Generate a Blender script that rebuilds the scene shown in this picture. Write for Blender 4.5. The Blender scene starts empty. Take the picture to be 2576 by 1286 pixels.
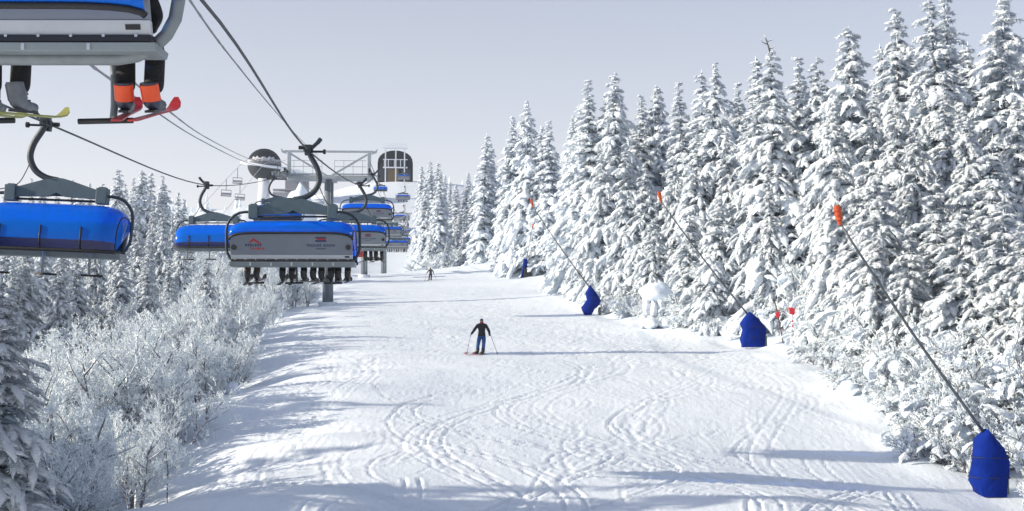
import bpy, math, random
import numpy as np
from mathutils import Vector, Matrix, noise as mnoise

# ------------------------------------------------------------------ camera
PITCH = math.radians(4.0)
FPX, CX, CY = 3000.0, 1288.0, 643.0            # measured on a 2576 x 1286 copy of the photograph
scene = bpy.context.scene
COL = scene.collection
cd = bpy.data.cameras.new('camera'); cam = bpy.data.objects.new('camera', cd); COL.objects.link(cam)
cam.location = (0, 0, 0); cam.rotation_euler = (math.pi/2 + PITCH, 0, 0)
cd.sensor_width = 36.0; cd.lens = 36.0*FPX/2576.0; cd.clip_start = 0.1; cd.clip_end = 9000
scene.camera = cam

# ------------------------------------------------------------------ sky, sun, exposure
SUN_EL, SUN_AZ = math.radians(19.5), math.radians(10.0)   # sun stands to the left, a little behind the camera
sun_dir = Vector((-math.cos(SUN_AZ)*math.cos(SUN_EL), -math.sin(SUN_AZ)*math.cos(SUN_EL), math.sin(SUN_EL)))
world = bpy.data.worlds.new('World'); scene.world = world; world.use_nodes = True
wn = world.node_tree; wn.nodes.clear()
sky = wn.nodes.new('ShaderNodeTexSky'); sky.sky_type = 'NISHITA'; sky.sun_disc = False
sky.sun_elevation = SUN_EL
sky.sun_rotation = math.atan2(sun_dir.x, sun_dir.y)
sky.altitude = 900; sky.air_density = 1.0; sky.dust_density = 2.0; sky.ozone_density = 3.0
# a thin even veil of ice haze: what it hides grows with the slant path through it, 1 - exp(-tau / sin(elevation))
VEIL_TAU = 0.14
tcw = wn.nodes.new('ShaderNodeTexCoord'); sxw = wn.nodes.new('ShaderNodeSeparateXYZ'); wn.links.new(tcw.outputs['Generated'], sxw.inputs[0])
def wmath(op, a, b=None):
    n = wn.nodes.new('ShaderNodeMath'); n.operation = op
    for i, q in enumerate((a, b)):
        if q is None: continue
        if isinstance(q, (int, float)): n.inputs[i].default_value = q
        else: wn.links.new(q, n.inputs[i])
    return n.outputs[0]
slant = wmath('MAXIMUM', wmath('ABSOLUTE', sxw.outputs['Z']), 0.02)
vf = wmath('SUBTRACT', 1.0, wmath('EXPONENT', wmath('DIVIDE', -VEIL_TAU, slant)))
veil = wn.nodes.new('ShaderNodeMix'); veil.data_type = 'RGBA'; wn.links.new(vf, veil.inputs['Factor'])
veil.inputs['B'].default_value = (7.75, 7.4, 7.4, 1)
bg = wn.nodes.new('ShaderNodeBackground'); bg.inputs['Strength'].default_value = 0.105
wo = wn.nodes.new('ShaderNodeOutputWorld')
wn.links.new(sky.outputs[0], veil.inputs['A'])
wn.links.new(veil.outputs['Result'], bg.inputs['Color']); wn.links.new(bg.outputs[0], wo.inputs[0])
sd = bpy.data.lights.new('sun', 'SUN'); so = bpy.data.objects.new('sun', sd); COL.objects.link(so)
sd.energy = 5.0; sd.angle = math.radians(0.6); sd.color = (1.0, 0.895, 0.72)
so.rotation_euler = sun_dir.to_track_quat('Z', 'Y').to_euler()
scene.view_settings.view_transform = 'Standard'; scene.view_settings.look = 'None'
scene.view_settings.exposure = 0.45; scene.view_settings.gamma = 1.0
scene.view_settings.use_curve_mapping = False
scene.cycles.max_bounces = 8; scene.cycles.diffuse_bounces = 5; scene.cycles.transparent_max_bounces = 12

# ------------------------------------------------------------------ helpers
F_ = Vector((0, math.cos(PITCH), math.sin(PITCH))); U_ = Vector((0, -math.sin(PITCH), math.cos(PITCH))); R_ = Vector((1, 0, 0))
def P(u, v, d):
    return F_*d + R_*((u-CX)/FPX*d) + U_*((CY-v)/FPX*d)
def PC(x, up, d):                       # metres right of, above and ahead of the camera along its own axis
    return F_*d + R_*x + U_*up

def tag(o, label=None, cat=None, group=None, kind=None):
    if label: o['label'] = label
    if cat: o['category'] = cat
    if group: o['group'] = group
    if kind: o['kind'] = kind
    return o
def empty(name, loc=(0, 0, 0), rz=0.0, label=None, cat=None, group=None):
    o = bpy.data.objects.new(name, None); o.empty_display_size = 0.2
    COL.objects.link(o); o.location = loc; o.rotation_euler = (0, 0, rz)
    return tag(o, label, cat, group)
def link(name, me, parent=None, loc=None):
    o = bpy.data.objects.new(name, me); COL.objects.link(o)
    if parent is not None: o.parent = parent
    if loc is not None: o.location = loc
    return o
def copy_tree(o, parent=None):
    c = o.copy(); COL.objects.link(c); c.parent = parent
    for ch in list(o.children): copy_tree(ch, c)
    return c

class MB:
    def __init__(s): s.v = []; s.f = []; s.m = []
    def add(s, vs, fs, mat=0):
        b = len(s.v); s.v.extend([tuple(p) for p in vs]); s.f.extend([tuple(b+i for i in q) for q in fs]); s.m.extend([mat]*len(fs)); return s
    def box(s, c, size, rot=None, mat=0, taper=1.0):
        x, y, z = size[0]/2, size[1]/2, size[2]/2
        vs = [Vector((sx*x*(taper if sz > 0 else 1), sy*y*(taper if sz > 0 else 1), sz*z)) for sz in (-1, 1) for sy in (-1, 1) for sx in (-1, 1)]
        if rot is not None: vs = [rot @ p for p in vs]
        c = Vector(c)
        return s.add([p+c for p in vs], [(0, 2, 3, 1), (4, 5, 7, 6), (0, 1, 5, 4), (2, 6, 7, 3), (0, 4, 6, 2), (1, 3, 7, 5)], mat)
    def bar(s, a, b, w, h=None, mat=0):
        a, b = Vector(a), Vector(b); d = b-a
        q = d.to_track_quat('Z', 'Y').to_matrix()
        return s.box((a+b)/2, (w, h or w, d.length), q, mat)
    def tube(s, pts, rad, n=8, mat=0, cap=True):
        pts = [Vector(p) for p in pts]; k = len(pts)
        rad = rad if isinstance(rad, (list, tuple)) else [rad]*k
        vs, fs = [], []
        up = Vector((0, 0, 1)); prev = None
        for i, p in enumerate(pts):
            t = (pts[min(i+1, k-1)]-pts[max(i-1, 0)]).normalized()
            if prev is None:
                a = t.cross(up)
                if a.length < 1e-3: a = t.cross(Vector((1, 0, 0)))
            else: a = prev - t*prev.dot(t)
            a.normalize(); prev = a; b = t.cross(a)
            for j in range(n):
                q = 2*math.pi*j/n; vs.append(p + (a*math.cos(q)+b*math.sin(q))*rad[i])
        for i in range(k-1):
            for j in range(n):
                j2 = (j+1) % n; fs.append((i*n+j, i*n+j2, (i+1)*n+j2, (i+1)*n+j))
        if cap: fs.append(tuple(range(n-1, -1, -1))); fs.append(tuple((k-1)*n+j for j in range(n)))
        return s.add(vs, fs, mat)
    def prism(s, outline, fa, fb, mat=0):               # outline points mapped by fa (front) and fb (back)
        n = len(outline); vs = [fa(*p) for p in outline]+[fb(*p) for p in outline]
        fs = [tuple(range(n)), tuple(range(2*n-1, n-1, -1))]+[(i, i+n, (i+1) % n+n, (i+1) % n) for i in range(n)]
        return s.add(vs, fs, mat)
    def mesh(s, name, mats, smooth=False, angle=None):
        me = bpy.data.meshes.new(name); me.from_pydata(s.v, [], s.f)
        for mt in mats: me.materials.append(mt)
        if len(mats) > 1: me.polygons.foreach_set('material_index', s.m)
        if smooth: me.polygons.foreach_set('use_smooth', [True]*len(me.polygons))
        me.update()
        if angle: me.set_sharp_from_angle(angle=math.radians(angle))
        return me
    def build(s, name, mats, parent=None, smooth=False, angle=None, bevel=0):
        mats = mats if isinstance(mats, (list, tuple)) else [mats]
        me = s.mesh(name, mats, smooth, angle)
        o = link(name, me, parent)
        if bevel:
            b = o.modifiers.new('bevel', 'BEVEL'); b.width = bevel; b.segments = 2; b.limit_method = 'ANGLE'
        return o

def spline(pts, n=8):
    pts = [Vector(p) for p in pts]; out = []
    for i in range(len(pts)-1):
        p0 = pts[max(i-1, 0)]; p1 = pts[i]; p2 = pts[i+1]; p3 = pts[min(i+2, len(pts)-1)]
        for k in range(n):
            t = k/n; t2 = t*t; t3 = t2*t
            out.append(0.5*((2*p1)+(p2-p0)*t+(2*p0-5*p1+4*p2-p3)*t2+(3*p1-p0-3*p2+p3)*t3))
    out.append(pts[-1]); return out

# ------------------------------------------------------------------ materials
def mat(name, col, rough=0.6, metal=0.0, var=0.0, vscale=8.0, bump=0.0, bscale=20.0, frost=0.0, spec=0.5):
    m = bpy.data.materials.new(name); m.use_nodes = True; nt = m.node_tree; b = nt.nodes['Principled BSDF']
    b.inputs['Roughness'].default_value = rough; b.inputs['Metallic'].default_value = metal
    b.inputs['Specular IOR Level'].default_value = spec
    b.inputs['Base Color'].default_value = (*col, 1)
    tc = nt.nodes.new('ShaderNodeTexCoord'); src = None
    if var > 0:
        nz = nt.nodes.new('ShaderNodeTexNoise'); nz.inputs['Scale'].default_value = vscale; nz.inputs['Detail'].default_value = 5
        nt.links.new(tc.outputs['Object'], nz.inputs['Vector'])
        mx = nt.nodes.new('ShaderNodeMix'); mx.data_type = 'RGBA'
        mx.inputs['A'].default_value = (*[c*(1-var) for c in col], 1); mx.inputs['B'].default_value = (*[min(1, c*(1+var)) for c in col], 1)
        nt.links.new(nz.outputs['Fac'], mx.inputs['Factor']); src = mx.outputs['Result']
    if frost > 0:
        nz = nt.nodes.new('ShaderNodeTexNoise'); nz.inputs['Scale'].default_value = 9; nz.inputs['Detail'].default_value = 6
        nt.links.new(tc.outputs['Object'], nz.inputs['Vector'])
        g = nt.nodes.new('ShaderNodeNewGeometry'); sx = nt.nodes.new('ShaderNodeSeparateXYZ'); nt.links.new(g.outputs['Normal'], sx.inputs[0])
        ma = nt.nodes.new('ShaderNodeMath'); ma.operation = 'MULTIPLY_ADD'; ma.inputs[1].default_value = 0.35; nt.links.new(sx.outputs['Z'], ma.inputs[0]); nt.links.new(nz.outputs['Fac'], ma.inputs[2])
        rp = nt.nodes.new('ShaderNodeMapRange'); rp.inputs['From Min'].default_value = 0.95-frost; rp.inputs['From Max'].default_value = 1.05-frost
        nt.links.new(ma.outputs[0], rp.inputs['Value'])
        m2 = nt.nodes.new('ShaderNodeMix'); m2.data_type = 'RGBA'; m2.inputs['B'].default_value = (.78, .81, .86, 1)
        if src: nt.links.new(src, m2.inputs['A'])
        else: m2.inputs['A'].default_value = (*col, 1)
        nt.links.new(rp.outputs['Result'], m2.inputs['Factor']); src = m2.outputs['Result']
    if src: nt.links.new(src, b.inputs['Base Color'])
    if bump > 0:
        nb = nt.nodes.new('ShaderNodeTexNoise'); nb.inputs['Scale'].default_value = bscale; nb.inputs['Detail'].default_value = 5
        nt.links.new(tc.outputs['Object'], nb.inputs['Vector'])
        bp = nt.nodes.new('ShaderNodeBump'); bp.inputs['Strength'].default_value = bump; bp.inputs['Distance'].default_value = 0.05
        nt.links.new(nb.outputs['Fac'], bp.inputs['Height']); nt.links.new(bp.outputs[0], b.inputs['Normal'])
    return m

def bubble_mat():
    m = bpy.data.materials.new('blue_bubble'); m.use_nodes = True; nt = m.node_tree; b = nt.nodes['Principled BSDF']
    b.inputs['Base Color'].default_value = (0.0, 0.20, 0.95, 1); b.inputs['Roughness'].default_value = 0.16
    b.inputs['Specular IOR Level'].default_value = 0.35
    t = nt.nodes.new('ShaderNodeBsdfTransparent'); t.inputs['Color'].default_value = (0.03, 0.22, 0.95, 1)
    mx = nt.nodes.new('ShaderNodeMixShader'); mx.inputs[0].default_value = 0.55
    nt.links.new(t.outputs[0], mx.inputs[1]); nt.links.new(b.outputs[0], mx.inputs[2])
    nt.links.new(mx.outputs[0], nt.nodes['Material Output'].inputs['Surface'])
    return m

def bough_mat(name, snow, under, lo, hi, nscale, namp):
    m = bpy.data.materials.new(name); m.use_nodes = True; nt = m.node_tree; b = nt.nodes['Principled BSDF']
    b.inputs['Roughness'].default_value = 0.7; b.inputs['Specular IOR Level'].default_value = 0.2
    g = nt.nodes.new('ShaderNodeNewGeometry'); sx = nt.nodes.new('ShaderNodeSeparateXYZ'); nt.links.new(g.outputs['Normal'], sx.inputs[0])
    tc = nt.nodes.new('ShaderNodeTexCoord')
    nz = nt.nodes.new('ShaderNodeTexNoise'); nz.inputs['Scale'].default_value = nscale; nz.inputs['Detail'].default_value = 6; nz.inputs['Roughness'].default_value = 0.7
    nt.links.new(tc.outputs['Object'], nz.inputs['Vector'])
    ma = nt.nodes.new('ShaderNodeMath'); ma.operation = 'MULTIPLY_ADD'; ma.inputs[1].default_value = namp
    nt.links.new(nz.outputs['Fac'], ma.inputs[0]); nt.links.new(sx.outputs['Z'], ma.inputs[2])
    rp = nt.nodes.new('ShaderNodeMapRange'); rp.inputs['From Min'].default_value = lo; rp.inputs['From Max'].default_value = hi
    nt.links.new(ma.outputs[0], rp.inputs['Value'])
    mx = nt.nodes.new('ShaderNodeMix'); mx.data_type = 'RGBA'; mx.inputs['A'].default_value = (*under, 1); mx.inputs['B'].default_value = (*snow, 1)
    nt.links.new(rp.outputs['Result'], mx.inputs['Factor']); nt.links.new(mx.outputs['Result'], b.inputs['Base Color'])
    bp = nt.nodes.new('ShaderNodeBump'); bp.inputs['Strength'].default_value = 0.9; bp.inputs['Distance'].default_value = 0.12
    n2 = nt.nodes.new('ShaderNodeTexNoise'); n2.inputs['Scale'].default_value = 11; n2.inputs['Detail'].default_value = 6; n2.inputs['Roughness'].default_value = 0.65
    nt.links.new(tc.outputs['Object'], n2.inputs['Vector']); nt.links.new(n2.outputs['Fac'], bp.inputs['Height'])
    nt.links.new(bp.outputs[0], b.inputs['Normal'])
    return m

def snow_ground_mat():
    m = bpy.data.materials.new('packed_snow'); m.use_nodes = True; nt = m.node_tree; b = nt.nodes['Principled BSDF']
    b.inputs['Roughness'].default_value = 0.55; b.inputs['Specular IOR Level'].default_value = 0.3
    tc = nt.nodes.new('ShaderNodeTexCoord')
    def nz(scale, detail, rough, vec=None, sc=None, rot=0):
        n = nt.nodes.new('ShaderNodeTexNoise'); n.inputs['Scale'].default_value = scale; n.inputs['Detail'].default_value = detail; n.inputs['Roughness'].default_value = rough
        mp = nt.nodes.new('ShaderNodeMapping'); mp.inputs['Scale'].default_value = sc or (1, 1, 1); mp.inputs['Rotation'].default_value = (0, 0, rot)
        nt.links.new(tc.outputs['Object'], mp.inputs[0]); nt.links.new(mp.outputs[0], n.inputs['Vector']); return n
    c = nz(0.25, 4, 0.5)
    mx = nt.nodes.new('ShaderNodeMix'); mx.data_type = 'RGBA'; mx.inputs['A'].default_value = (.78, .845, .93, 1); mx.inputs['B'].default_value = (.83, .885, .95, 1)
    nt.links.new(c.outputs['Fac'], mx.inputs['Factor']); nt.links.new(mx.outputs['Result'], b.inputs['Base Color'])
    fine = nz(6.0, 9, 0.78); s1 = nz(5.0, 4, 0.6, sc=(1, .30, 1), rot=0.6); s2 = nz(5.5, 4, 0.6, sc=(1, .26, 1), rot=-0.7)
    a1 = nt.nodes.new('ShaderNodeMath'); a1.operation = 'ADD'; nt.links.new(s1.outputs['Fac'], a1.inputs[0]); nt.links.new(s2.outputs['Fac'], a1.inputs[1])
    a2 = nt.nodes.new('ShaderNodeMath'); a2.operation = 'MULTIPLY_ADD'; a2.inputs[1].default_value = 1.3
    nt.links.new(fine.outputs['Fac'], a2.inputs[0]); nt.links.new(a1.outputs[0], a2.inputs[2])
    bp = nt.nodes.new('ShaderNodeBump'); bp.inputs['Strength'].default_value = 0.30; bp.inputs['Distance'].default_value = 0.08
    nt.links.new(a2.outputs[0], bp.inputs['Height']); nt.links.new(bp.outputs[0], b.inputs['Normal'])
    return m

M = {
 'ground': snow_ground_mat(),
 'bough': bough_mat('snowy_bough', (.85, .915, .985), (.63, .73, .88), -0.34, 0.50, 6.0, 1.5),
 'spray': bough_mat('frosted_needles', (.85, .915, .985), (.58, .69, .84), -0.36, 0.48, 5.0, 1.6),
 'needle': mat('dark_needles', (.25, .31, .38), 0.8, var=.4),
 'bark': mat('bark', (.10, .095, .095), 0.9, var=.3, frost=.4),
 'twig': mat('frosted_twig', (.77, .84, .94), 0.7, var=.22, vscale=1.3),
 'stem': mat('frosted_stem', (.16, .155, .175), 0.85, var=.4, vscale=3, frost=.47),
 'snow': mat('loose_snow', (.77, .855, .96), 0.65, bump=.5, bscale=6),
 'bubble': bubble_mat(),
 'apron': mat('navy_apron', (.002, .008, .09), 0.2),
 'black': mat('black_rubber', (.008, .009, .012), 0.55),
 'steel_dark': mat('dark_painted_steel', (.030, .040, .052), 0.5, metal=.3, var=.3, bump=.15, bscale=60),
 'yoke': mat('grey_blue_steel', (.065, .105, .135), 0.55, metal=.2, var=.25, vscale=5, bump=.2, bscale=40),
 'panel': mat('grey_panel', (.19, .215, .25), 0.45, var=.10, vscale=2.5),
 'panel_light': mat('light_strip', (.46, .49, .51), 0.5, var=.1),
 'seat': mat('seat_pan', (.20, .235, .25), 0.5, metal=.2, var=.15, vscale=4),
 'tube_frost': mat('frosted_tube', (.20, .225, .235), 0.5, metal=.3, var=.25, frost=.16),
 'galv': mat('galvanised_steel', (.36, .40, .44), 0.5, metal=.35, var=.2, frost=.22),
 'galv_dark': mat('galvanised_mast', (.17, .20, .235), 0.5, metal=.35, var=.2, frost=.08),
 'rope': mat('wire_rope', (.055, .06, .068), 0.6, metal=.3, var=.2),
 'rope_frost': mat('frosted_cable', (.22, .23, .25), 0.7, var=.3, frost=.25),
 'red': mat('red_print', (.42, .03, .035), 0.5),
 'navy': mat('navy_print', (.03, .045, .12), 0.5),
 'gun_blue': mat('blue_tarp', (.002, .019, .20), 0.85, spec=.12, var=.35, vscale=3, bump=1.0, bscale=4),
 'strap': mat('navy_strap', (.004, .012, .06), 0.7),
 'orange': mat('orange_paint', (.46, .06, .008), 0.5, var=.2),
 'pole': mat('gun_pole', (.085, .10, .12), 0.5, metal=.3, var=.3),
 'hydrant': mat('grey_green_paint', (.14, .19, .17), 0.6, frost=.2),
 'dome': mat('dark_dome', (.006, .010, .018), 0.7, var=.4, spec=.15),
 'dome_frost': mat('frosted_dome', (.03, .035, .045), 0.8, frost=.43, spec=.15),
 'ice': mat('rime_ice', (.66, .70, .78), 0.7, var=.15, bump=.8, bscale=8),
 'glass': mat('dark_window', (.012, .018, .03), 0.1),
 'ochre': mat('ochre_wall', (.12, .085, .045), 0.7, var=.3),
 'wall': mat('grey_wall', (.30, .31, .34), 0.7, frost=.3),
 'jacket': mat('black_jacket', (.008, .009, .014), 0.75, bump=.4, bscale=30),
 'jeans': mat('blue_trousers', (.012, .06, .21), 0.8, var=.3, bump=.4, bscale=30),
 'pants': mat('black_trousers', (.006, .006, .008), 0.8, bump=.4, bscale=30),
 'brown': mat('brown_trousers', (.06, .035, .025), 0.8),
 'skin': mat('skin', (.50, .28, .21), 0.6),
 'helmet': mat('grey_helmet', (.13, .135, .15), 0.4),
 'grey_jacket': mat('grey_jacket', (.035, .035, .042), 0.75),
 'boot_grey': mat('grey_boot', (.12, .135, .16), 0.4, var=.5, vscale=9),
 'boot_navy': mat('navy_boot', (.03, .035, .06), 0.4),
 'boot_orange': mat('orange_boot', (.75, .075, .012), 0.4, var=.15),
 'boot_dark': mat('dark_boot', (.02, .02, .024), 0.4),
 'ski_red': mat('red_ski', (.36, .022, .03), 0.35, var=.25),
 'ski_olive': mat('olive_ski', (.26, .27, .07), 0.4, var=.3),
 'ski_dark': mat('dark_ski', (.018, .017, .02), 0.4),
 'collar': mat('red_collar', (.22, .02, .025), 0.7),
 'pinkred': mat('red_marker', (.60, .03, .05), 0.6),
 'bamboo': mat('dark_bamboo', (.09, .035, .025), 0.6, var=.3),
}

# ------------------------------------------------------------------ terrain (thin plate through measured points)
def cpx(u, v, d): p = P(u, v, d); return (p.x, p.y, p.z)
def cpc(x, up, d): p = PC(x, up, d); return (p.x, p.y, p.z)
def plane_up(d): return -(5.77-0.0195*d)
EDGE_L = [(0, -6.5), (25, -8.0), (32, -8.6), (49, -10.6), (70, -13.8), (111, -16.9), (150, -19.0), (400, -60)]
EDGE_R = [(0, 12), (26, 11.9), (30, 11.9), (38, 11.8), (45, 11.9), (56, 12.6), (61, 11.4), (72, 8.4), (84, 6.1), (105, 3.9), (125, 3.2), (150, 2.6), (165, -3.0), (185, -9), (400, -18)]
def lerp(tab, x):
    return float(np.interp(x, [a for a, _ in tab], [b for _, b in tab]))
ctl = []
for d in (14, 25, 40, 60, 85, 115, 148):
    l, r = lerp(EDGE_L, d), lerp(EDGE_R, d)
    for k in (0, .35, .7, 1):
        x = l+(r-l)*k
        up = plane_up(d)
        if k == 1 and d < 40: up -= 0.55
        ctl.append(cpc(x, up, d))
ctl += [cpx(1230, 661, 165), cpx(1290, 668, 158)]
ctl += [cpc(*a) for a in [
 (-12.5, -7.9, 27), (-18, -10.6, 30), (-30, -12, 32), (-14.5, -6.5, 45), (-20, -9.3, 50), (-32, -10, 60), (-18.5, -5.3, 70), (-26, -6.4, 82),
 (-42, -7, 95), (-24, -4.0, 112), (-40, -4.6, 135), (-70, -4, 140), (-28, -2.9, 150), (-60, -1.5, 180), (-22, -4.0, 180), (-14, -4.2, 180), (-100, -2, 200),
 (-17, -3.3, 210), (-30, -2.2, 210), (-45, 0.5, 215), (-20, 3.6, 245), (-35, 4.6, 245), (-22.5, 10.5, 275), (-36, 12, 280), (-25, 19.0, 316), (-40, 19.3, 320), (-31, 20.5, 350),
 (-59, 11.4, 278), (-80, 9.5, 280), (-110, 5, 280), (-62, 4.6, 238), (-62, 12.2, 310), (-31, 12, 480), (-100, -5, 480),
 (14, -2.2, 92), (25, -1.2, 100), (45, 0.5, 100), (8, -1.6, 135), (20, -0.5, 140), (45, 1.5, 140), (2, -1.6, 175), (20, 0, 190),
 (-4, -1.2, 210), (8, 0.5, 215), (-4, 5, 250), (12, 6, 250), (-8, 14, 300), (10, 13, 310), (45, 8, 250), (80, 12, 300), (60, 16, 420), (0, 18, 420),
 (18, -3.2, 60), (30, -1.6, 62), (50, -.5, 60), (17, -4.2, 46), (30, -3.0, 42), (11.9, -6.0, 30), (14, -6.0, 30), (12, -6.0, 26.5), (18, -5.8, 30), (35, -4.0, 25), (30, -5.5, 5),
 (0, -5.9, 2), (0, -7.4, -60), (-20, -12.5, 5), (-45, -15, -30), (45, -7, -40), (-70, -13, 60), (90, 2, 90), (120, 6, 250),
 (0, -20, 900), (-160, -12, 330), (-250, -30, 330), (-400, -50, 500), (400, 0, 500), (-900, -60, 1500), (900, -60, 1500), (0, -100, 2500), (-300, -30, 0), (300, 0, 0), (0, -20, -200)]]
ctl = np.array(ctl)
def _k(r2): return 0.5*r2*np.log(np.maximum(r2, 1e-9))
SC = 100.0
cxy = ctl[:, :2]/SC; n_ = len(ctl)
d2 = ((cxy[:, None, :]-cxy[None, :, :])**2).sum(-1)
A = np.zeros((n_+3, n_+3)); A[:n_, :n_] = _k(d2)+np.eye(n_)*2e-4; A[:n_, n_] = 1; A[:n_, n_+1:] = cxy; A[n_, :n_] = 1; A[n_+1:, :n_] = cxy.T
TW = np.linalg.solve(A, np.concatenate([ctl[:, 2], np.zeros(3)]))
def ground_arr(x, y):
    x = np.asarray(x, float)/SC; y = np.asarray(y, float)/SC
    out = TW[n_]+TW[n_+1]*x+TW[n_+2]*y
    for i in range(n_): out = out+TW[i]*_k((x-cxy[i, 0])**2+(y-cxy[i, 1])**2)
    return out
def gz(x, y): return float(ground_arr(np.array([x]), np.array([y]))[0])
def on_ground(u, d):                          # the ground point at depth d along pixel column u
    x = (u-CX)/FPX*d; y = d
    return Vector((x, y, gz(x, y)))

rng = np.random.default_rng(7)
ys = [-120, -60, -30, -10, 4, 10]
y = 14.0
while y < 190: ys.append(y); y *= 1.0042
while y < 3600: ys.append(y); y *= 1.03
ys = np.array(ys)
ss = list(np.arange(-0.36, 0.4601, 0.0020)); s = ss[0]
lo = []; st = 0.004
while s > -6: s -= st; st *= 1.16; lo.append(s)
hi_ = []; s = ss[-1]; st = 0.004
while s < 6: s += st; st *= 1.16; hi_.append(s)
ss = np.array(lo[::-1]+ss+hi_)
SW = np.maximum(ys, 14.0)
GX = ss[None, :]*SW[:, None]; GY = np.repeat(ys[:, None], len(ss), 1)
GZ = ground_arr(GX, GY)
el = np.interp(GY, [a for a, _ in EDGE_L], [b for _, b in EDGE_L]); er = np.interp(GY, [a for a, _ in EDGE_R], [b for _, b in EDGE_R])
# value noise on arrays
def vnoise(x, y, seed):
    r = np.random.default_rng(seed).random((256, 256))
    xi = np.floor(x).astype(int); yi = np.floor(y).astype(int); fx = x-xi; fy = y-yi
    fx = fx*fx*(3-2*fx); fy = fy*fy*(3-2*fy)
    a = r[xi % 256, yi % 256]; b = r[(xi+1) % 256, yi % 256]; c = r[xi % 256, (yi+1) % 256]; d = r[(xi+1) % 256, (yi+1) % 256]
    return (a*(1-fx)+b*fx)*(1-fy)+(c*(1-fx)+d*fx)*fy-0.5
inside = np.clip((GX-el)/3.0, 0, 1)*np.clip((er-GX)/1.5, 0, 1)
near = (GY > 8) & (GY < 400)
GZ += near*0.14*vnoise(GX/6.0, GY/5.0, 1)+near*0.035*vnoise(GX/1.1, GY/1.5, 2)
# wind-packed rolls along the left edge, running across the fall line
lw = np.exp(-((GX-(el+1.2))/3.6)**2)
rolls = vnoise(GX/5.5+3.1, GY/1.7, 3)+0.5*vnoise(GX/2.2, GY/0.8, 4)
GZ += near*lw*0.36*rolls*np.clip(60/np.maximum(GY, 20), .5, 1.2)
GZ += near*(1-inside)*0.35*vnoise(GX/1.6, GY/1.6, 5)
GZ += near*inside*0.009*(vnoise(GX/0.45, GY/0.6, 6)+.7*vnoise(GX/0.2, GY/0.3, 8))
# ski tracks: pairs of carved grooves
rt = random.Random(11)
DZ = np.zeros_like(GZ); DR = np.zeros_like(GZ)
lnr = math.log(1.0042); r0 = 6
def carve(px, py, depth, half):
    ri = np.round(np.log(np.maximum(py, 14.01)/14.0)/lnr).astype(int)+r0
    for dr in range(-3, 4):
        rr = np.clip(ri+dr, 0, len(ys)-1)
        ci = np.round((px/SW[rr]-(-0.36))/0.0020).astype(int)+len(lo)
        for dc in range(-8, 9):
            cc = np.clip(ci+dc, 0, len(ss)-1)
            q = np.hypot(GX[rr, cc]-px, (GY[rr, cc]-py))/half
            np.minimum.at(DZ, (rr, cc), -depth*np.clip(1-q*q, 0, 1))
            np.maximum.at(DR, (rr, cc), depth*0.6*np.clip(1-((q-1.6)/0.7)**2, 0, 1))
def track(x0, y0, length, amp, lam, ph, drift, depth, gap):
    t = np.arange(0, length, 0.11); yy = y0-t*1.0
    env = np.clip(t/6, 0, 1)
    xx = x0+amp*np.sin(2*np.pi*t/lam+ph)-amp*math.sin(ph)+drift*t
    ok = (yy > 16) & (yy < 185)
    xx, yy = xx[ok], yy[ok]
    if len(xx) < 3: return
    ins = (xx > np.interp(yy, *zip(*EDGE_L))+1.2) & (xx < np.interp(yy, *zip(*EDGE_R))-0.8)
    xx, yy = xx[ins], yy[ins]
    for g in (-gap/2, gap/2):
        if gap == 0 and g > 0: continue
        carve(xx+g, yy, depth, 0.065)
for k in range(115):
    y0 = rt.uniform(24, 130); x0 = rt.uniform(-8.5, 9.5)
    track(x0, y0, rt.uniform(14, 50), rt.uniform(1.2, 5.5), rt.uniform(20, 44), rt.uniform(0, 6.28), rt.uniform(-.12, .12), rt.uniform(.016, .042), rt.choice((0.34, 0.45, 0.55, 0)))
for k in range(520):
    y0 = rt.uniform(18, 90); x0 = rt.uniform(-9, 11)
    track(x0, y0, rt.uniform(1.5, 5), rt.uniform(.2, 1.6), rt.uniform(8, 18), rt.uniform(0, 6.28), rt.uniform(-.7, .7), rt.uniform(.006, .018), 0)
GZ += np.where(DZ < -.004, DZ, DR)
R0, C0 = GX.shape
idx = np.arange(R0*C0).reshape(R0, C0)
faces = np.stack([idx[:-1, :-1], idx[:-1, 1:], idx[1:, 1:], idx[1:, :-1]], -1).reshape(-1, 4)
me = bpy.data.meshes.new('snow_ground')
me.vertices.add(R0*C0); me.vertices.foreach_set('co', np.stack([GX, GY, GZ], -1).ravel())
me.loops.add(faces.size); me.loops.foreach_set('vertex_index', faces.ravel().astype(np.int32))
me.polygons.add(len(faces)); me.polygons.foreach_set('loop_start', np.arange(0, faces.size, 4, dtype=np.int32))
me.polygons.foreach_set('use_smooth', np.ones(len(faces), bool))
me.update(calc_edges=True); me.validate(); me.materials.append(M['ground'])
ground = link('snow_ground', me); ground['kind'] = 'structure'

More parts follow.
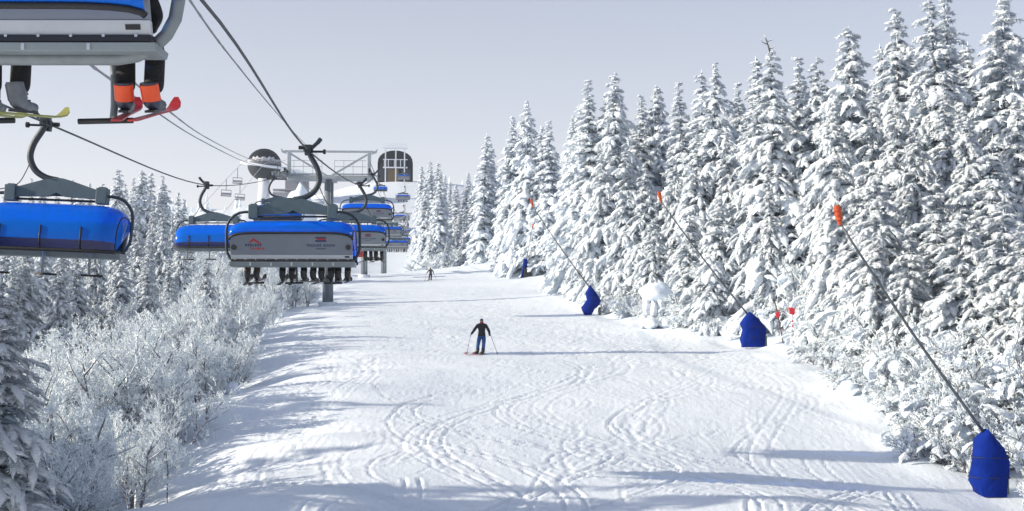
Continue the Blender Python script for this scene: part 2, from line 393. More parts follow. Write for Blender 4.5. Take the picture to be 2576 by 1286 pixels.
# ------------------------------------------------------------------ conifers
def bough(mb, rnd, base, ang, L, W, drop, rise, nsec=6, ring=7, sprays=28, spray_len=.28):
    h = Vector((math.cos(ang), math.sin(ang), 0)); sd_ = Vector((-math.sin(ang), math.cos(ang), 0)); up = Vector((0, 0, 1))
    off = Vector((rnd.uniform(0, 90), rnd.uniform(0, 90), rnd.uniform(0, 90))); bend = rnd.uniform(-.3, .3)
    def sp(t): return base+h*(L*t)+sd_*(bend*L*t*t)+up*(rise*t-(rise+drop)*t*t)
    def wd(t): return W*(0.22+0.95*t)*math.sqrt(max(0.0, 1-t**5))+0.015
    vs, fs = [], []
    for i in range(nsec+1):
        t = i/nsec; p = sp(t); tn = (sp(min(1, t+.05))-sp(max(0, t-.05))).normalized(); nn = sd_.cross(tn); 
        if nn.z < 0: nn = -nn
        w = wd(t); 
        for j in range(ring):
            a = 2*math.pi*j/ring; ca, sa = math.cos(a), math.sin(a)
            q = p+sd_*(ca*w)+nn*(sa*w*(.62 if sa > 0 else .42))
            d = (q-p); k = 1+.55*mnoise.noise(q*2.1+off)+.4*mnoise.noise(q*5.3+off)
            vs.append(p+d*k+up*(.25*w*mnoise.noise(q*3.1-off)))
    for i in range(nsec):
        for j in range(ring):
            fs.append((i*ring+j, i*ring+(j+1) % ring, (i+1)*ring+(j+1) % ring, (i+1)*ring+j))
    fs.append(tuple(nsec*ring+j for j in range(ring)))
    mb.add(vs, fs, 0)
    for k in range(sprays):
        t = rnd.uniform(.15, 1.0); p = sp(t); w = wd(min(t, .93)); sg = rnd.choice((-1, 1)); low = rnd.random()
        q = p+sd_*(sg*w*rnd.uniform(.35, 1.0))+up*(w*(rnd.uniform(-.45, .25) if low < .6 else rnd.uniform(.2, .55)))
        d = (h*rnd.uniform(.0, .9)+sd_*sg*rnd.uniform(.2, 1)+up*rnd.uniform(-1.1, .15)).normalized()
        ln = spray_len*rnd.uniform(.5, 1.3)*(.6+.6*min(1, L)); bw = ln*rnd.uniform(.14, .24)
        s1 = d.cross(Vector((rnd.uniform(-1, 1), rnd.uniform(-1, 1), rnd.uniform(-1, 1)))).normalized(); s2 = d.cross(s1)
        mb.add([q+s1*bw, q-s1*bw*.5+s2*bw*.87, q-s1*bw*.5-s2*bw*.87, q+d*ln], [(0, 1, 3), (1, 2, 3), (2, 0, 3)], 1)

def conifer(seed, H, R, laden=1.0, power=.8, gap=.55, dens=1.0, wob=.25, dead_top=False):
    rnd = random.Random(seed); mb = MB(); z = H*.03
    lean = Vector((rnd.uniform(-.02, .02), rnd.uniform(-.02, .02), 0))
    def axis(z): return lean*z+Vector((.12*math.sin(z*.5+seed), .12*math.cos(z*.43+seed), 0))*(z/H)
    while z < H*.985:
        f = z/H; base_r = R*(1-f)**power+.10
        n = max(4, int((4.2+3.0*(1-f)**.7)*dens)); a0 = rnd.uniform(0, 6.28)
        for j in range(n):
            if rnd.random() < .09: continue
            a = a0+6.283*j/n+rnd.uniform(-.35, .35); L = base_r*rnd.uniform(1-wob*1.4, 1+wob)
            if rnd.random() < .06 and f < .8: L *= 1.28
            W = (.07+.09*L)*rnd.uniform(.75, 1.35)*(1.7 if rnd.random() < .12 else 1)*(.75+.25*laden)
            drop = L*(.18+.75*(1-f)**.8)*laden*rnd.uniform(.6, 1.3)
            b0 = axis(z)+Vector((0, 0, z+rnd.uniform(-.3, .3))); rise = L*rnd.uniform(.05, .3)
            bough(mb, rnd, b0, a, L, W, drop, rise, nsec=6 if L > .8 else 4, ring=7 if L > .8 else 6, sprays=int((24+40*min(1, L))*dens), spray_len=.18)
            if L > .45:
                h = Vector((math.cos(a), math.sin(a), 0)); ns = 2 if L < .8 else (4 if L < 1.6 else 6)
                for q in range(ns):
                    if rnd.random() < .12: continue
                    sgn = 1 if q % 2 else -1; t = .22+.62*(q+rnd.random())/ns; pb = b0+h*(L*t)+Vector((0, 0, rise*t-(rise+drop)*t*t))
                    l2 = L*rnd.uniform(.30, .5)*(1.15-.5*t)
                    bough(mb, rnd, pb, a+sgn*rnd.uniform(.5, 1.15), l2, W*rnd.uniform(.5, .9), l2*laden*rnd.uniform(.4, 1.25), 0.02, nsec=3, ring=5, sprays=int(18*dens), spray_len=.17)
        for j in range(int(16*dens*(1-f)+5)):            # needles close to the trunk, seen dark through the gaps
            a = rnd.uniform(0, 6.283); rr = base_r*rnd.uniform(.1, .62); q = axis(z)+Vector((math.cos(a)*rr*.4, math.sin(a)*rr*.4, z))
            d = Vector((math.cos(a), math.sin(a), rnd.uniform(-.9, .2))).normalized(); ln = rr*.8; bw = .05+.10*rr
            s1 = d.cross(Vector((0, 0, 1))).normalized(); s2 = d.cross(s1)
            mb.add([q+s1*bw, q-s1*bw*.5+s2*bw*.87, q-s1*bw*.5-s2*bw*.87, q+d*ln], [(0, 1, 3), (1, 2, 3), (2, 0, 3)], 2)
        z += gap*rnd.uniform(.75, 1.2)*(.55+.5*(1-f))
    # the leader
    if not dead_top:
        tp = axis(H*.985)+Vector((0, 0, H*.97))
        mb.tube([tp, tp+Vector((.02, .01, H*.016)), tp+Vector((.03, 0, H*.03))], [.05, .03, .008], 5, 1)
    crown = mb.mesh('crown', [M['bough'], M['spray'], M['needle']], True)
    tb = MB(); zs = [H*k/8 for k in range(9)]
    tb.tube([axis(zz)+Vector((0, 0, zz-.3 if zz == 0 else zz*.985)) for zz in zs], [.028*H*.5*(1-.93*k/8) for k in range(9)], 7)
    if dead_top:
        tp = axis(H)+Vector((0, 0, H*.98)); rd = random.Random(3)
        tb.tube([tp, tp+Vector((-.10, 0, .35)), tp+Vector((-.22, 0, .7)), tp+Vector((-.36, 0, .95))], [.05, .04, .03, .012], 5)
        for hgt, sgn in ((.2, 1), (.42, -1), (.6, 1)): tb.tube([tp+Vector((-.25*hgt, 0, hgt)), tp+Vector((-.25*hgt+sgn*.3, .05, hgt+.12)), tp+Vector((-.25*hgt+sgn*.38, .05, hgt+.3))], [.03, .022, .01], 4)
    trunk = tb.mesh('trunk', [M['bark']], True)
    return (crown, trunk, H)

PROTO = {
 'laden': [conifer(100+i, 15.0, 2.75+.25*(i % 3), 1.0, .72, .52, 1.0, .38) for i in range(5)],
 'spire': [conifer(200+i, 14.0, 1.75+.2*i, .85, .80, .55, 1.0, .28) for i in range(3)],
 'young': [conifer(300+i, 6.0, 1.45+.15*i, 1.0, .75, .40, 1.0, .3) for i in range(3)],
 'dead': [conifer(400, 15.0, 2.6, 1.0, .75, .62, .95, .3, True)],
 'open': [conifer(500, 11.0, 2.9, .9, .62, .62, 1.0, .25), conifer(501, 11.0, 2.6, .8, .7, .62, 1.0, .3)],
}
rs = random.Random(5)
def plant(kind, k, base, height, wide=1.0, rz=0.0, name='spruce_tree', label=None, group=None, tilt=None):
    pr = PROTO[kind]; crown, trunk, H = pr[k % len(pr)]
    o = empty(name, base, rz, label, 'tree', group); s = height/H; o.scale = (s*wide, s*wide, s); o.rotation_euler = (rs.gauss(0, .014), rs.gauss(0, .014), rz)
    if tilt: o.rotation_euler = (tilt[0], tilt[1], rz)
    link('trunk', trunk, o); link('crown', crown, o)
    return o

# ------------------------------------------------------------------ frosted bare shrubs and saplings
def shrub(seed, H, stems, spread, twigs, fine=1.0, thick=1.0, pads=0):
    rnd = random.Random(seed); mb = MB(); ends = []
    def branch(p, d, L, r, lvl):
        n = 3 if lvl < 3 else 2; pts = [p]; dd = d.copy(); q = p.copy()
        for i in range(n):
            dd = (dd+Vector((rnd.uniform(-.22, .22), rnd.uniform(-.22, .22), rnd.uniform(-.08, .2)))).normalized()
            q = q+dd*(L/n); pts.append(q.copy())
        mb.tube(pts, [r*(1-.75*i/n) for i in range(n+1)], 4 if lvl < 2 else 3, 0 if r > .014*thick and lvl < 2 else 1, cap=False)
        if lvl == 2: ends.append((pts[-1].copy(), dd.copy()))
        if lvl >= 4: return
        kids = [twigs, 7, 6, 3 if pads else 4][lvl] if lvl < 4 else 0
        for c in range(int(kids*rnd.uniform(.75, 1.25))):
            t = rnd.uniform(.22 if lvl == 0 else .1, 1.0); i = min(n-1, int(t*n)); b = pts[i].lerp(pts[i+1], t*n-i)
            a = rnd.uniform(0, 6.283); per = dd.cross(Vector((math.cos(a), math.sin(a), .3))).normalized()
            nd = (dd*rnd.uniform(.4, .9)+per*rnd.uniform(.45, .95)+Vector((0, 0, .18))).normalized()
            branch(b, nd, L*rnd.uniform(.32, .55)*(1.1-.45*t), max(r*.5, .0085*thick), lvl+1)
    for k in range(stems):
        a = rnd.uniform(0, 6.283); d = Vector((math.cos(a)*spread*rnd.random(), math.sin(a)*spread*rnd.random(), 1)).normalized()
        branch(Vector((math.cos(a)*.12*stems**.5*rnd.random(), math.sin(a)*.12*stems**.5*rnd.random(), -.15)), d, H*rnd.uniform(.62, .95), (.007*H+.012)*thick, 0)
    rnd.shuffle(ends)
    for p, d in ends[:pads]:                          # clots of snow caught on the twigs
        a = math.atan2(d.y, d.x); b2 = MB(); L = rnd.uniform(.25, .6)
        bough(b2, rnd, p-Vector((0, 0, .05)), a, L, L*rnd.uniform(.25, .42), L*rnd.uniform(.3, 1.0), .03, 4, 6, 16, .10)
        mb.add(b2.v, b2.f, 2); mb.m[-len(b2.f):] = [2+q for q in b2.m]
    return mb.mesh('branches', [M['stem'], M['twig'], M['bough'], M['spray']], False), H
SHRUB = [shrub(900+i, 4.0, st_, sp_, tw, 1, 1.75) for i, (st_, sp_, tw) in enumerate(((4, .55, 13), (3, .4, 17), (5, .7, 10), (4, .35, 13), (6, .8, 9)))]
SHRUB_LOW = [shrub(950+i, 2.0, st_, sp_, tw, 1, 1.0) for i, (st_, sp_, tw) in enumerate(((6, 1.3, 6), (5, 1.0, 7), (7, 1.6, 5)))]
BRUSH = [shrub(970+i, 2.6, st_, sp_, tw, 1, 1.9, pads) for i, (st_, sp_, tw, pads) in enumerate(((7, 1.3, 8, 26), (8, 1.6, 8, 40), (6, 1.0, 10, 14), (9, 1.8, 7, 30)))]
SAPLING = [shrub(980, 4.2, 1, .12, 20, 1, .8)]
def plant_shrub(pool, k, base, height, wide=1.0, rz=0.0, name='frosted_shrub', label=None, group=None, cat='shrub'):
    me_, H = pool[k % len(pool)]
    o = link(name, me_, None, base); s = height/H; o.scale = (s*wide, s*wide, s); o.rotation_euler = (0, 0, rz)
    return tag(o, label, cat, group)

ORD = ['first', 'second', 'third', 'fourth', 'fifth', 'sixth', 'seventh', 'eighth', 'ninth', 'tenth', 'eleventh', 'twelfth', 'thirteenth', 'fourteenth', 'fifteenth',
       'sixteenth', 'seventeenth', 'eighteenth', 'nineteenth', 'twentieth', 'twenty-first', 'twenty-second', 'twenty-third', 'twenty-fourth', 'twenty-fifth', 'twenty-sixth',
       'twenty-seventh', 'twenty-eighth', 'twenty-ninth', 'thirtieth', 'thirty-first', 'thirty-second', 'thirty-third', 'thirty-fourth']
# right-hand skyline: the tip of each spire as measured, and how far away it stands
SKY = [(1215, 330, 168, 'spire', .95), (1248, 352, 170, 'spire', .8), (1283, 290, 160, 'spire', .9), (1332, 253, 153, 'laden', .72), (1362, 312, 151, 'spire', .9), (1387, 305, 150, 'spire', 1.0),
       (1425, 290, 136, 'spire', .9), (1449, 285, 126, 'spire', .85), (1481, 203, 101, 'spire', .95), (1536, 178, 94, 'laden', .72), (1566, 205, 99, 'spire', .85), (1602, 236, 96, 'spire', .9),
       (1646, 210, 97, 'laden', .70), (1672, 252, 100, 'spire', .9), (1722, 205, 90, 'spire', .9), (1766, 172, 86, 'spire', .95), (1798, 155, 79, 'laden', .78), (1860, 208, 84, 'spire', .8),
       (1898, 138, 74, 'spire', .95), (1940, 118, 66, 'dead', .85), (1994, 146, 70, 'spire', .95), (2041, 146, 66, 'laden', .8), (2137, 60, 62, 'laden', .78), (2222, 26, 57, 'laden', .82),
       (2290, 92, 60, 'spire', .9), (2340, -14, 53, 'laden', .85), (2392, -8, 57, 'spire', 1.0), (2462, 100, 55, 'spire', .95), (2505, -25, 48, 'laden', .85), (2572, 60, 52, 'laden', .85)]
rs = random.Random(5)
EXTRA = {20: 'spruce with a bare dead leader on the right-hand skyline'}
for i, (u, v, d, kind, w) in enumerate(SKY):
    tip = P(u, v, d); g = gz(tip.x, tip.y)
    lab = f'snow-laden spruce, {ORD[i]} spire from the left on the right-hand skyline'
    if kind == 'dead': lab = 'snow-laden spruce with a bare crooked leader sticking up on the right-hand skyline'
    plant(kind, i, (tip.x, tip.y, g-.1), tip.z-g, w*1.27, rs.uniform(0, 6.28), label=lab, group='spruces of the right-hand skyline')
SKU, SKV, SKD = [a[0] for a in SKY], [a[1] for a in SKY], [a[2] for a in SKY]
for i in range(34):                                   # second rank that closes the gaps between the spires
    u = 1225+(2600-1225)*(i+rs.random())/34; v = float(np.interp(u, SKU, SKV))+rs.uniform(35, 120); d = float(np.interp(u, SKU, SKD))+rs.uniform(3, 9)
    tip = P(u, v, d); g = gz(tip.x, tip.y)
    plant('laden' if i % 3 == 0 else 'spire', i*5+2, (tip.x, tip.y, g-.1), tip.z-g, rs.uniform(.9, 1.25), rs.uniform(0, 6.28), label='second-rank spruce filling a gap between the right-hand skyline spires', group='second-rank spruces behind the right-hand skyline')
# the single big spruces that show in front of the skyline row: (tip u, tip v, depth)
MID = [(1265, 470, 163), (1318, 440, 155), (1376, 430, 149), (1440, 420, 118), (1508, 385, 92), (1580, 360, 86), (1620, 400, 84), (1690, 395, 83), (1752, 330, 78), (1830, 320, 70), (1880, 300, 68),
       (1905, 265, 67), (2010, 300, 66), (2075, 290, 63), (2120, 250, 53), (2185, 215, 52), (2262, 240, 50), (2300, 300, 47), (2365, 215, 48), (2430, 260, 44), (2480, 330, 41), (2545, 240, 44),
       (2165, 470, 51), (2220, 430, 46), (2350, 440, 43), (2420, 520, 40), (2520, 480, 38), (2570, 560, 36), (1985, 520, 64), (1800, 500, 67), (1730, 520, 75), (1650, 545, 80), (1560, 540, 86), (1470, 550, 98),
       (1405, 560, 142), (1330, 580, 154), (1270, 590, 163), (1235, 560, 167), (1200, 600, 172), (2205, 600, 45), (2290, 560, 42), (2140, 620, 56)]
def zone(u):
    return ('at the far left end of the right-hand forest' if u < 1300 else 'behind the distant snow gun on the crest' if u < 1420 else 'behind the boom of the third snow gun' if u < 1570 else 'above the snow-capped bush' if u < 1700
            else 'behind the boom of the second snow gun' if u < 1890 else 'above the red marker poles' if u < 2080 else 'around the nearest orange gun head' if u < 2240 else 'behind the nearest boom' if u < 2400 else 'at the right edge of the picture')
for i, (u, v, d) in enumerate(MID):
    tip = P(u, v, d); g = gz(tip.x, tip.y); hgt = tip.z-g
    kind = 'laden' if hgt > 9.5 else ('open' if hgt > 5.5 else 'young')
    plant(kind, i*3+1, (tip.x, tip.y, g-.1), hgt, rs.uniform(.95, 1.2) if kind != 'laden' else rs.uniform(.85, 1.0), rs.uniform(0, 6.28),
          label='lower snow-smothered spruce '+zone(u), group='lower right-hand spruces '+zone(u))
for i in range(26):
    u = rs.uniform(1440, 2570); v = 250+(2570-u)*.13+rs.uniform(40, 260); d = float(np.interp(u, [1440, 1640, 1900, 2200, 2570], [112, 94, 76, 60, 47]))+rs.uniform(-1, 6)
    tip = P(u, v, d); g = gz(tip.x, tip.y); hgt = tip.z-g
    plant('laden' if hgt > 9 else 'open', i*2, (tip.x, tip.y, g-.1), hgt, rs.uniform(.9, 1.1), rs.uniform(0, 6.28), label='lower snow-smothered spruce '+zone(u), group='lower right-hand spruces '+zone(u))
tip = P(1938, 402, 64); g = gz(tip.x, tip.y)
plant('spire', 1, (tip.x, tip.y, g-.1), tip.z-g, .75, 1.0, label='slim frosted young spruce standing alone before a dark gap in the right-hand forest')
# low snowy brush along the right edge of the piste
BR = 'rime-covered brush bordering the right edge of the piste'
for i in range(300):
    d = 25*(155/25)**(rs.random()**1.15); off = .5+rs.random()**1.5*(3.2+.03*d); x = lerp(EDGE_R, d)+off
    u = CX+x/d*FPX
    if u > 2640: continue
    hgt = min(4.2, rs.uniform(.9, 1.7)+off*rs.uniform(.25, .6))
    if 1590 < u < 1715 and d < 72: continue
    if d < 33 and off < 2.4: continue
    if d > 118 and u < 1400: continue
    if 50 < d < 64 and off < (2.6 if d > 56 else 1.2): continue
    near_ = ('by the bottom right corner' if d < 36 else 'between the nearest and second snow guns' if d < 56 else 'between the second and third snow guns' if d < 84 else 'beyond the third snow gun')
    if rs.random() < .20:
        plant('young', i, (x+.6, d, gz(x+.6, d)-.1), hgt*1.25, rs.uniform(1.0, 1.35), rs.uniform(0, 6.28), name='small_spruce',
              label='small snow-buried spruce in the roadside brush '+near_, group='small spruces at the right edge '+near_)
    else:
        plant_shrub(BRUSH, i, (x, d, gz(x, d)-.1), hgt, rs.uniform(.9, 1.25), rs.uniform(0, 6.28), label='rime-covered brush at the right piste edge '+near_, group='brush at the right edge '+near_)

for i, (u, d, h_) in enumerate(((2330, 39, 3.2), (2400, 37, 3.3), (2460, 36, 3.3), (2520, 35.5, 3.5), (2570, 35, 3.4), (2280, 41, 2.8), (2360, 36.5, 2.6), (2500, 34, 2.9), (2230, 43, 2.6), (2180, 45.5, 2.4), (2300, 34.5, 1.3), (2350, 33.5, 1.6), (2400, 33, 1.7), (2425, 32.6, 1.5), (2390, 35, 2.2), (2330, 37, 2.2), (2460, 33.5, 2.3), (2530, 33, 2.2), (2600, 31.5, 2.0), (2615, 29.6, 1.1), (2650, 28.5, 1.3), (2545, 34, 2.6), (2260, 38.5, 1.5))):
    b = on_ground(u, d); plant_shrub(BRUSH, i, b-Vector((0, 0, .1)), h_, 1.05, i*1.7, label='rime-covered brush at the right piste edge by the bottom right corner', group='brush at the right edge by the bottom right corner')
# ------------------------------------------------------------------ left wood
LW = 'bare rime-white sapling in the hollow left of the piste'
def lzone(u, d, e):
    if e < 2.2: return 'right at the left edge of the piste'+(' up front' if d < 42 else ' below the chairs')
    if d < 34: return 'next to the large dark corner spruce' if u < 300 else 'between the corner spruce and the piste'
    if d < 55: return 'in the lower left hollow near the frame edge' if u < 330 else 'in the hollow below the second descending chair'
    return 'far back under the nearest descending chair' if u < 400 else 'far back under the lettered chair'
def left_u(x, d): return CX+x/d*FPX
cnt = 0
for i in range(420):
    d = 23*(118/23)**rs.random(); x = lerp(EDGE_L, d)-.8-abs(rs.gauss(0, 1))*(4+.16*d)
    u = left_u(x, d)
    if u < -120 or cnt > 225: continue
    e = lerp(EDGE_L, d)-x
    hgt = rs.uniform(2.4, 4.9)*min(1, .45+e*.13)
    g = gz(x, d)
    plant_shrub(SHRUB if hgt > 1.7 else SHRUB_LOW, i, (x, d, g-.1), hgt, rs.uniform(.85, 1.2), rs.uniform(0, 6.28), 'frosted_sapling', 'bare rime-white sapling '+lzone(u, d, e), 'rime-white saplings '+lzone(u, d, e), 'sapling')
    cnt += 1
for (u, v, d, h_) in ((432, 1200, 30, 3.0), (590, 1275, 26.5, 0)):
    if h_:
        b = on_ground(u, d); plant_shrub(SAPLING, 0, b, h_, .9, 0.4, 'frosted_sapling', 'thin dark-stemmed sapling standing alone on the snow bank at the left edge of the piste', None, 'sapling')
b = on_ground(590, 49); plant_shrub(SHRUB, 2, b-Vector((0, 0, .1)), 2.1, .9, 2.0, 'frosted_shrub', 'bright frosted shrub leaning out over the left edge of the piste below the chairs', None, 'shrub')
# individual conifers in and behind the left wood: (tip u, tip v, depth, kind, width, label)
tip = P(8, 690, 21.5); g = gz(tip.x, tip.y)
plant('laden', 2, (tip.x, tip.y, g-.1), tip.z-g, 1.35, .4, label='large dark spruce with heavy snow pads filling the lower left corner')
LEFT = [(525, 640, 62, 'laden', .9, 'snow-padded spruce leaning below the second descending chair'), (285, 735, 52, 'spire', .9, 'slim frosted spruce among saplings below the nearest descending chair'),
        (240, 600, 72, 'laden', .85, 'snowy spruce showing just under the nearest descending chair'), (60, 620, 70, 'laden', .9, 'snowy spruce under the left end of the nearest descending chair'),
        (408, 520, 100, 'laden', .8, 'blue-shaded spruce right of the nearest descending chair'), (455, 560, 92, 'laden', .85, 'rounded frosted spruce left of the second descending chair'),
        (370, 590, 84, 'spire', .9, 'pale spruce close to the right end of the nearest descending chair')]
for i, (u, v, d, kind, w, lab) in enumerate(LEFT):
    tip = P(u, v, d); g = gz(tip.x, tip.y); plant(kind, i, (tip.x, tip.y, g-.1), max(2.5, tip.z-g), w, rs.uniform(0, 6.28), label=lab)
for i in range(22):
    u = rs.uniform(-20, 500); d = rs.uniform(62, 108); v = 520+(108-d)*2.0+rs.uniform(-20, 60)
    tip = P(u, v, d); g = gz(tip.x, tip.y); plant('laden' if i % 2 else 'spire', i, (tip.x, tip.y, g-.1), max(3, tip.z-g), rs.uniform(.9, 1.15), i, label='shaded frosted spruce amid the saplings '+('under the nearest descending chair' if u < 345 else 'left of the second descending chair'), group='shaded spruces amid the saplings '+('under the nearest chair' if u < 345 else 'left of the second chair'))
LSKY = [(14, 470, 150), (45, 480, 140), (74, 448, 150), (108, 462, 140), (150, 475, 135), (180, 452, 160), (205, 470, 150), (232, 455, 145), (262, 462, 150), (298, 420, 138), (318, 455, 145), (335, 448, 150), (359, 425, 140),
        (384, 430, 142), (400, 442, 150), (420, 458, 140), (445, 478, 138), (462, 500, 140), (30, 520, 110), (85, 540, 105), (130, 520, 115), (340, 520, 112), (300, 530, 105), (440, 535, 118), (395, 500, 122)]
for i, (u, v, d) in enumerate(LSKY):
    tip = P(u, v, d); g = gz(tip.x, tip.y)
    lab = (f'frosted spruce, {ORD[i]} spire from the left on the left-hand skyline' if i < 18 else 'shaded spruce below the left-hand skyline behind the chairs')
    plant('spire' if i % 3 else 'laden', i, (tip.x, tip.y, g-.1), tip.z-g, rs.uniform(.8, 1.1), rs.uniform(0, 6.28), label=lab, group='spruces of the left-hand skyline' if i < 18 else 'shaded spruces of the left wood')
# spruces just outside the frame on the left, whose shadows fall across the foreground
for i, (x, d, h_) in enumerate(((-17, 22.0, 15), (-20.5, 23, 15), (-14.5, 20.5, 13), (-16, 13, 14), (-24, 24, 14), (-27, 29, 16), (-30, 35, 17), (-32, 41, 14))):
    plant('laden', i, (x, d, gz(x, d)-.1), h_, .95, i, label='tall spruce on the left bank that shades the foreground snow', group='spruces shading the left foreground')
# far clump right of the top station, and small trees on the upper slope
for i, (u, v, d) in enumerate(((1062, 412, 225), (1078, 402, 228), (1090, 420, 222), (1104, 404, 226), (1072, 445, 215), (1114, 440, 220), (1128, 470, 212), (1098, 470, 208), (1142, 490, 205), (1155, 470, 215), (1120, 520, 195), (1090, 540, 195), (1150, 540, 190), (1172, 520, 195), (1080, 580, 188), (1130, 590, 180), (1165, 600, 175))):
    tip = P(u, v, d); g = gz(tip.x, tip.y); plant('spire', i, (tip.x, tip.y, g-.1), max(2.5, tip.z-g), rs.uniform(.9, 1.25), i*1.3, label='distant bluish spruce in the clump right of the top station', group='distant spruces by the top station')
for i, (u, v, d) in enumerate(((552, 470, 205), (520, 505, 200), (575, 515, 190), (500, 500, 190), (540, 540, 170), (610, 540, 185), (480, 520, 175), (600, 520, 215))):
    tip = P(u, v, d); g = gz(tip.x, tip.y); h_ = min(7, max(2.2, tip.z-g))
    plant('young' if i % 2 else 'spire', i, (tip.x, tip.y, g-.1), h_, 1.0, i, name='small_spruce', label='small frosted spruce on the rise below the old lift', group='small spruces below the old lift')

for i in range(34):
    d = rs.uniform(120, 225); u = rs.uniform(430, 650); b = on_ground(u, d)
    plant_shrub(SHRUB if i % 3 else BRUSH, i, b-Vector((0, 0, .1)), rs.uniform(2.2, 4.5), 1.1, i, 'frosted_shrub', 'pale frosted shrub on the rise behind the second descending chair', 'frosted shrubs on the far rise')
for i in range(16):
    u = 1070+8*i; d = rs.uniform(185, 225); tip = P(u, rs.uniform(430, 540), d); g = gz(tip.x, tip.y)
    plant('spire', i+1, (tip.x, tip.y, g-.1), max(4, tip.z-g), rs.uniform(1.0, 1.35), i, label='distant bluish spruce in the clump right of the top station', group='distant spruces by the top station')
for i in range(26):
    d = rs.uniform(172, 200); u = rs.uniform(1082, 1195); b = on_ground(u, d); h_ = rs.uniform(2.5, 6.5)
    if i % 3 == 0: plant('spire', i, b-Vector((0, 0, .1)), h_*1.5, 1.2, i, label='distant bluish spruce in the clump right of the top station', group='distant spruces by the top station')
    else: plant_shrub(BRUSH, i, b-Vector((0, 0, .1)), h_*.8, 1.3, i, label='pale distant brush on the shoulder behind the far figure', group='distant brush on the shoulder')
# ------------------------------------------------------------------ far wooded ridge
rr_ = random.Random(21); hb = MB()
N = 90
ridge = [(-420+12*i, 760+60*math.sin(i*.3), 0) for i in range(N)]
vs, fs = [], []
for i, (x, yv, _) in enumerate(ridge):
    top = PC(0, 1, 1)
    ht = P(0, 500+8*math.sin(i*.37)+5*math.sin(i*.9), 800).z-max(0, -80-x)*.12
    vs += [(x, yv-160, ht-75), (x, yv-60, ht-22), (x, yv, ht), (x, yv+260, ht-60)]
for i in range(N-1):
    for j in range(3): fs.append((i*4+j, (i+1)*4+j, (i+1)*4+j+1, i*4+j+1))
hb.add(vs, fs); far = hb.build('hills', [M['snow']], None, True); far['kind'] = 'structure'
fb = MB()
for k in range(900):
    i = rr_.randrange(N-1); t = rr_.random(); x = ridge[i][0]*(1-t)+ridge[i+1][0]*t; yv = ridge[i][1]-rr_.uniform(-5, 120)
    ht = P(0, 500+8*math.sin(i*.37)+5*math.sin(i*.9), 800).z-max(0, -80-x)*.12; q = (ridge[i][1]-yv); zz = ht-max(0, q)*.37-1
    h_ = rr_.uniform(7, 13); r_ = h_*.17
    for lv in range(3):
        z0 = zz+h_*(.1+.28*lv); z1 = zz+h_*(.52+.24*lv); rad = r_*(1-.28*lv); a0 = rr_.uniform(0, 6)
        fb.add([(x+rad*math.cos(a0+j*1.257), yv+rad*math.sin(a0+j*1.257), z0+rr_.uniform(-.4, .4)) for j in range(5)]+[(x, yv, z1)], [(j, (j+1) % 5, 5) for j in range(5)])
fo = fb.build('ridge_forest', [M['spray']], None); tag(fo, 'far-off pale forest covering the ridge on the horizon', 'forest', None, 'stuff')

# ------------------------------------------------------------------ chairlift: chairs
CX0 = -0.36                                    # the carrier hangs a little to one side of the grip
def rrect(hw, z0, z1, r, n=5):
    pts = []
    for (cx_, cz_, a0) in ((hw-r, z1-r, 0), (-hw+r, z1-r, 90), (-hw+r, z0+r, 180), (hw-r, z0+r, 270)):
        for k in range(n+1):
            a = math.radians(a0+90*k/n); pts.append((cx_+r*math.cos(a), cz_+r*math.sin(a)))
    return pts
def bubble_shell(profile, hw, n=17):
    mb = MB(); m = len(profile); xs = [math.sin(math.pi/2*(2*i/(n-1)-1)) for i in range(n)]
    zmid = sum(p[1] for p in profile)/m; ymid = -.05
    vs = []
    for i, q in enumerate(xs):
        k = (1-abs(q)**7)**.5*.22+.78
        for (yy, zz) in profile: vs.append((CX0+q*hw, ymid+(yy-ymid)*k, -2.95+(zz+2.95)*(k if zz > -2.9 else 1)))
    fs = [(i*m+j, (i+1)*m+j, (i+1)*m+j+1, i*m+j+1) for i in range(n-1) for j in range(m-1)]
    fs.append(tuple(range(m))); fs.append(tuple((n-1)*m+j for j in range(m-1, -1, -1)))
    return mb.add(vs, fs), vs, m, n
def text_mesh(body, size, mtl):
    cu = bpy.data.curves.new('lettering', 'FONT'); cu.body = body; cu.size = size; cu.align_x = 'CENTER'; cu.extrude = .002
    o = bpy.data.objects.new('lettering', cu); COL.objects.link(o)
    dg = bpy.context.evaluated_depsgraph_get(); me_ = bpy.data.meshes.new_from_object(o.evaluated_get(dg))
    bpy.data.objects.remove(o); bpy.data.curves.remove(cu); me_.materials.clear(); me_.materials.append(mtl); return me_

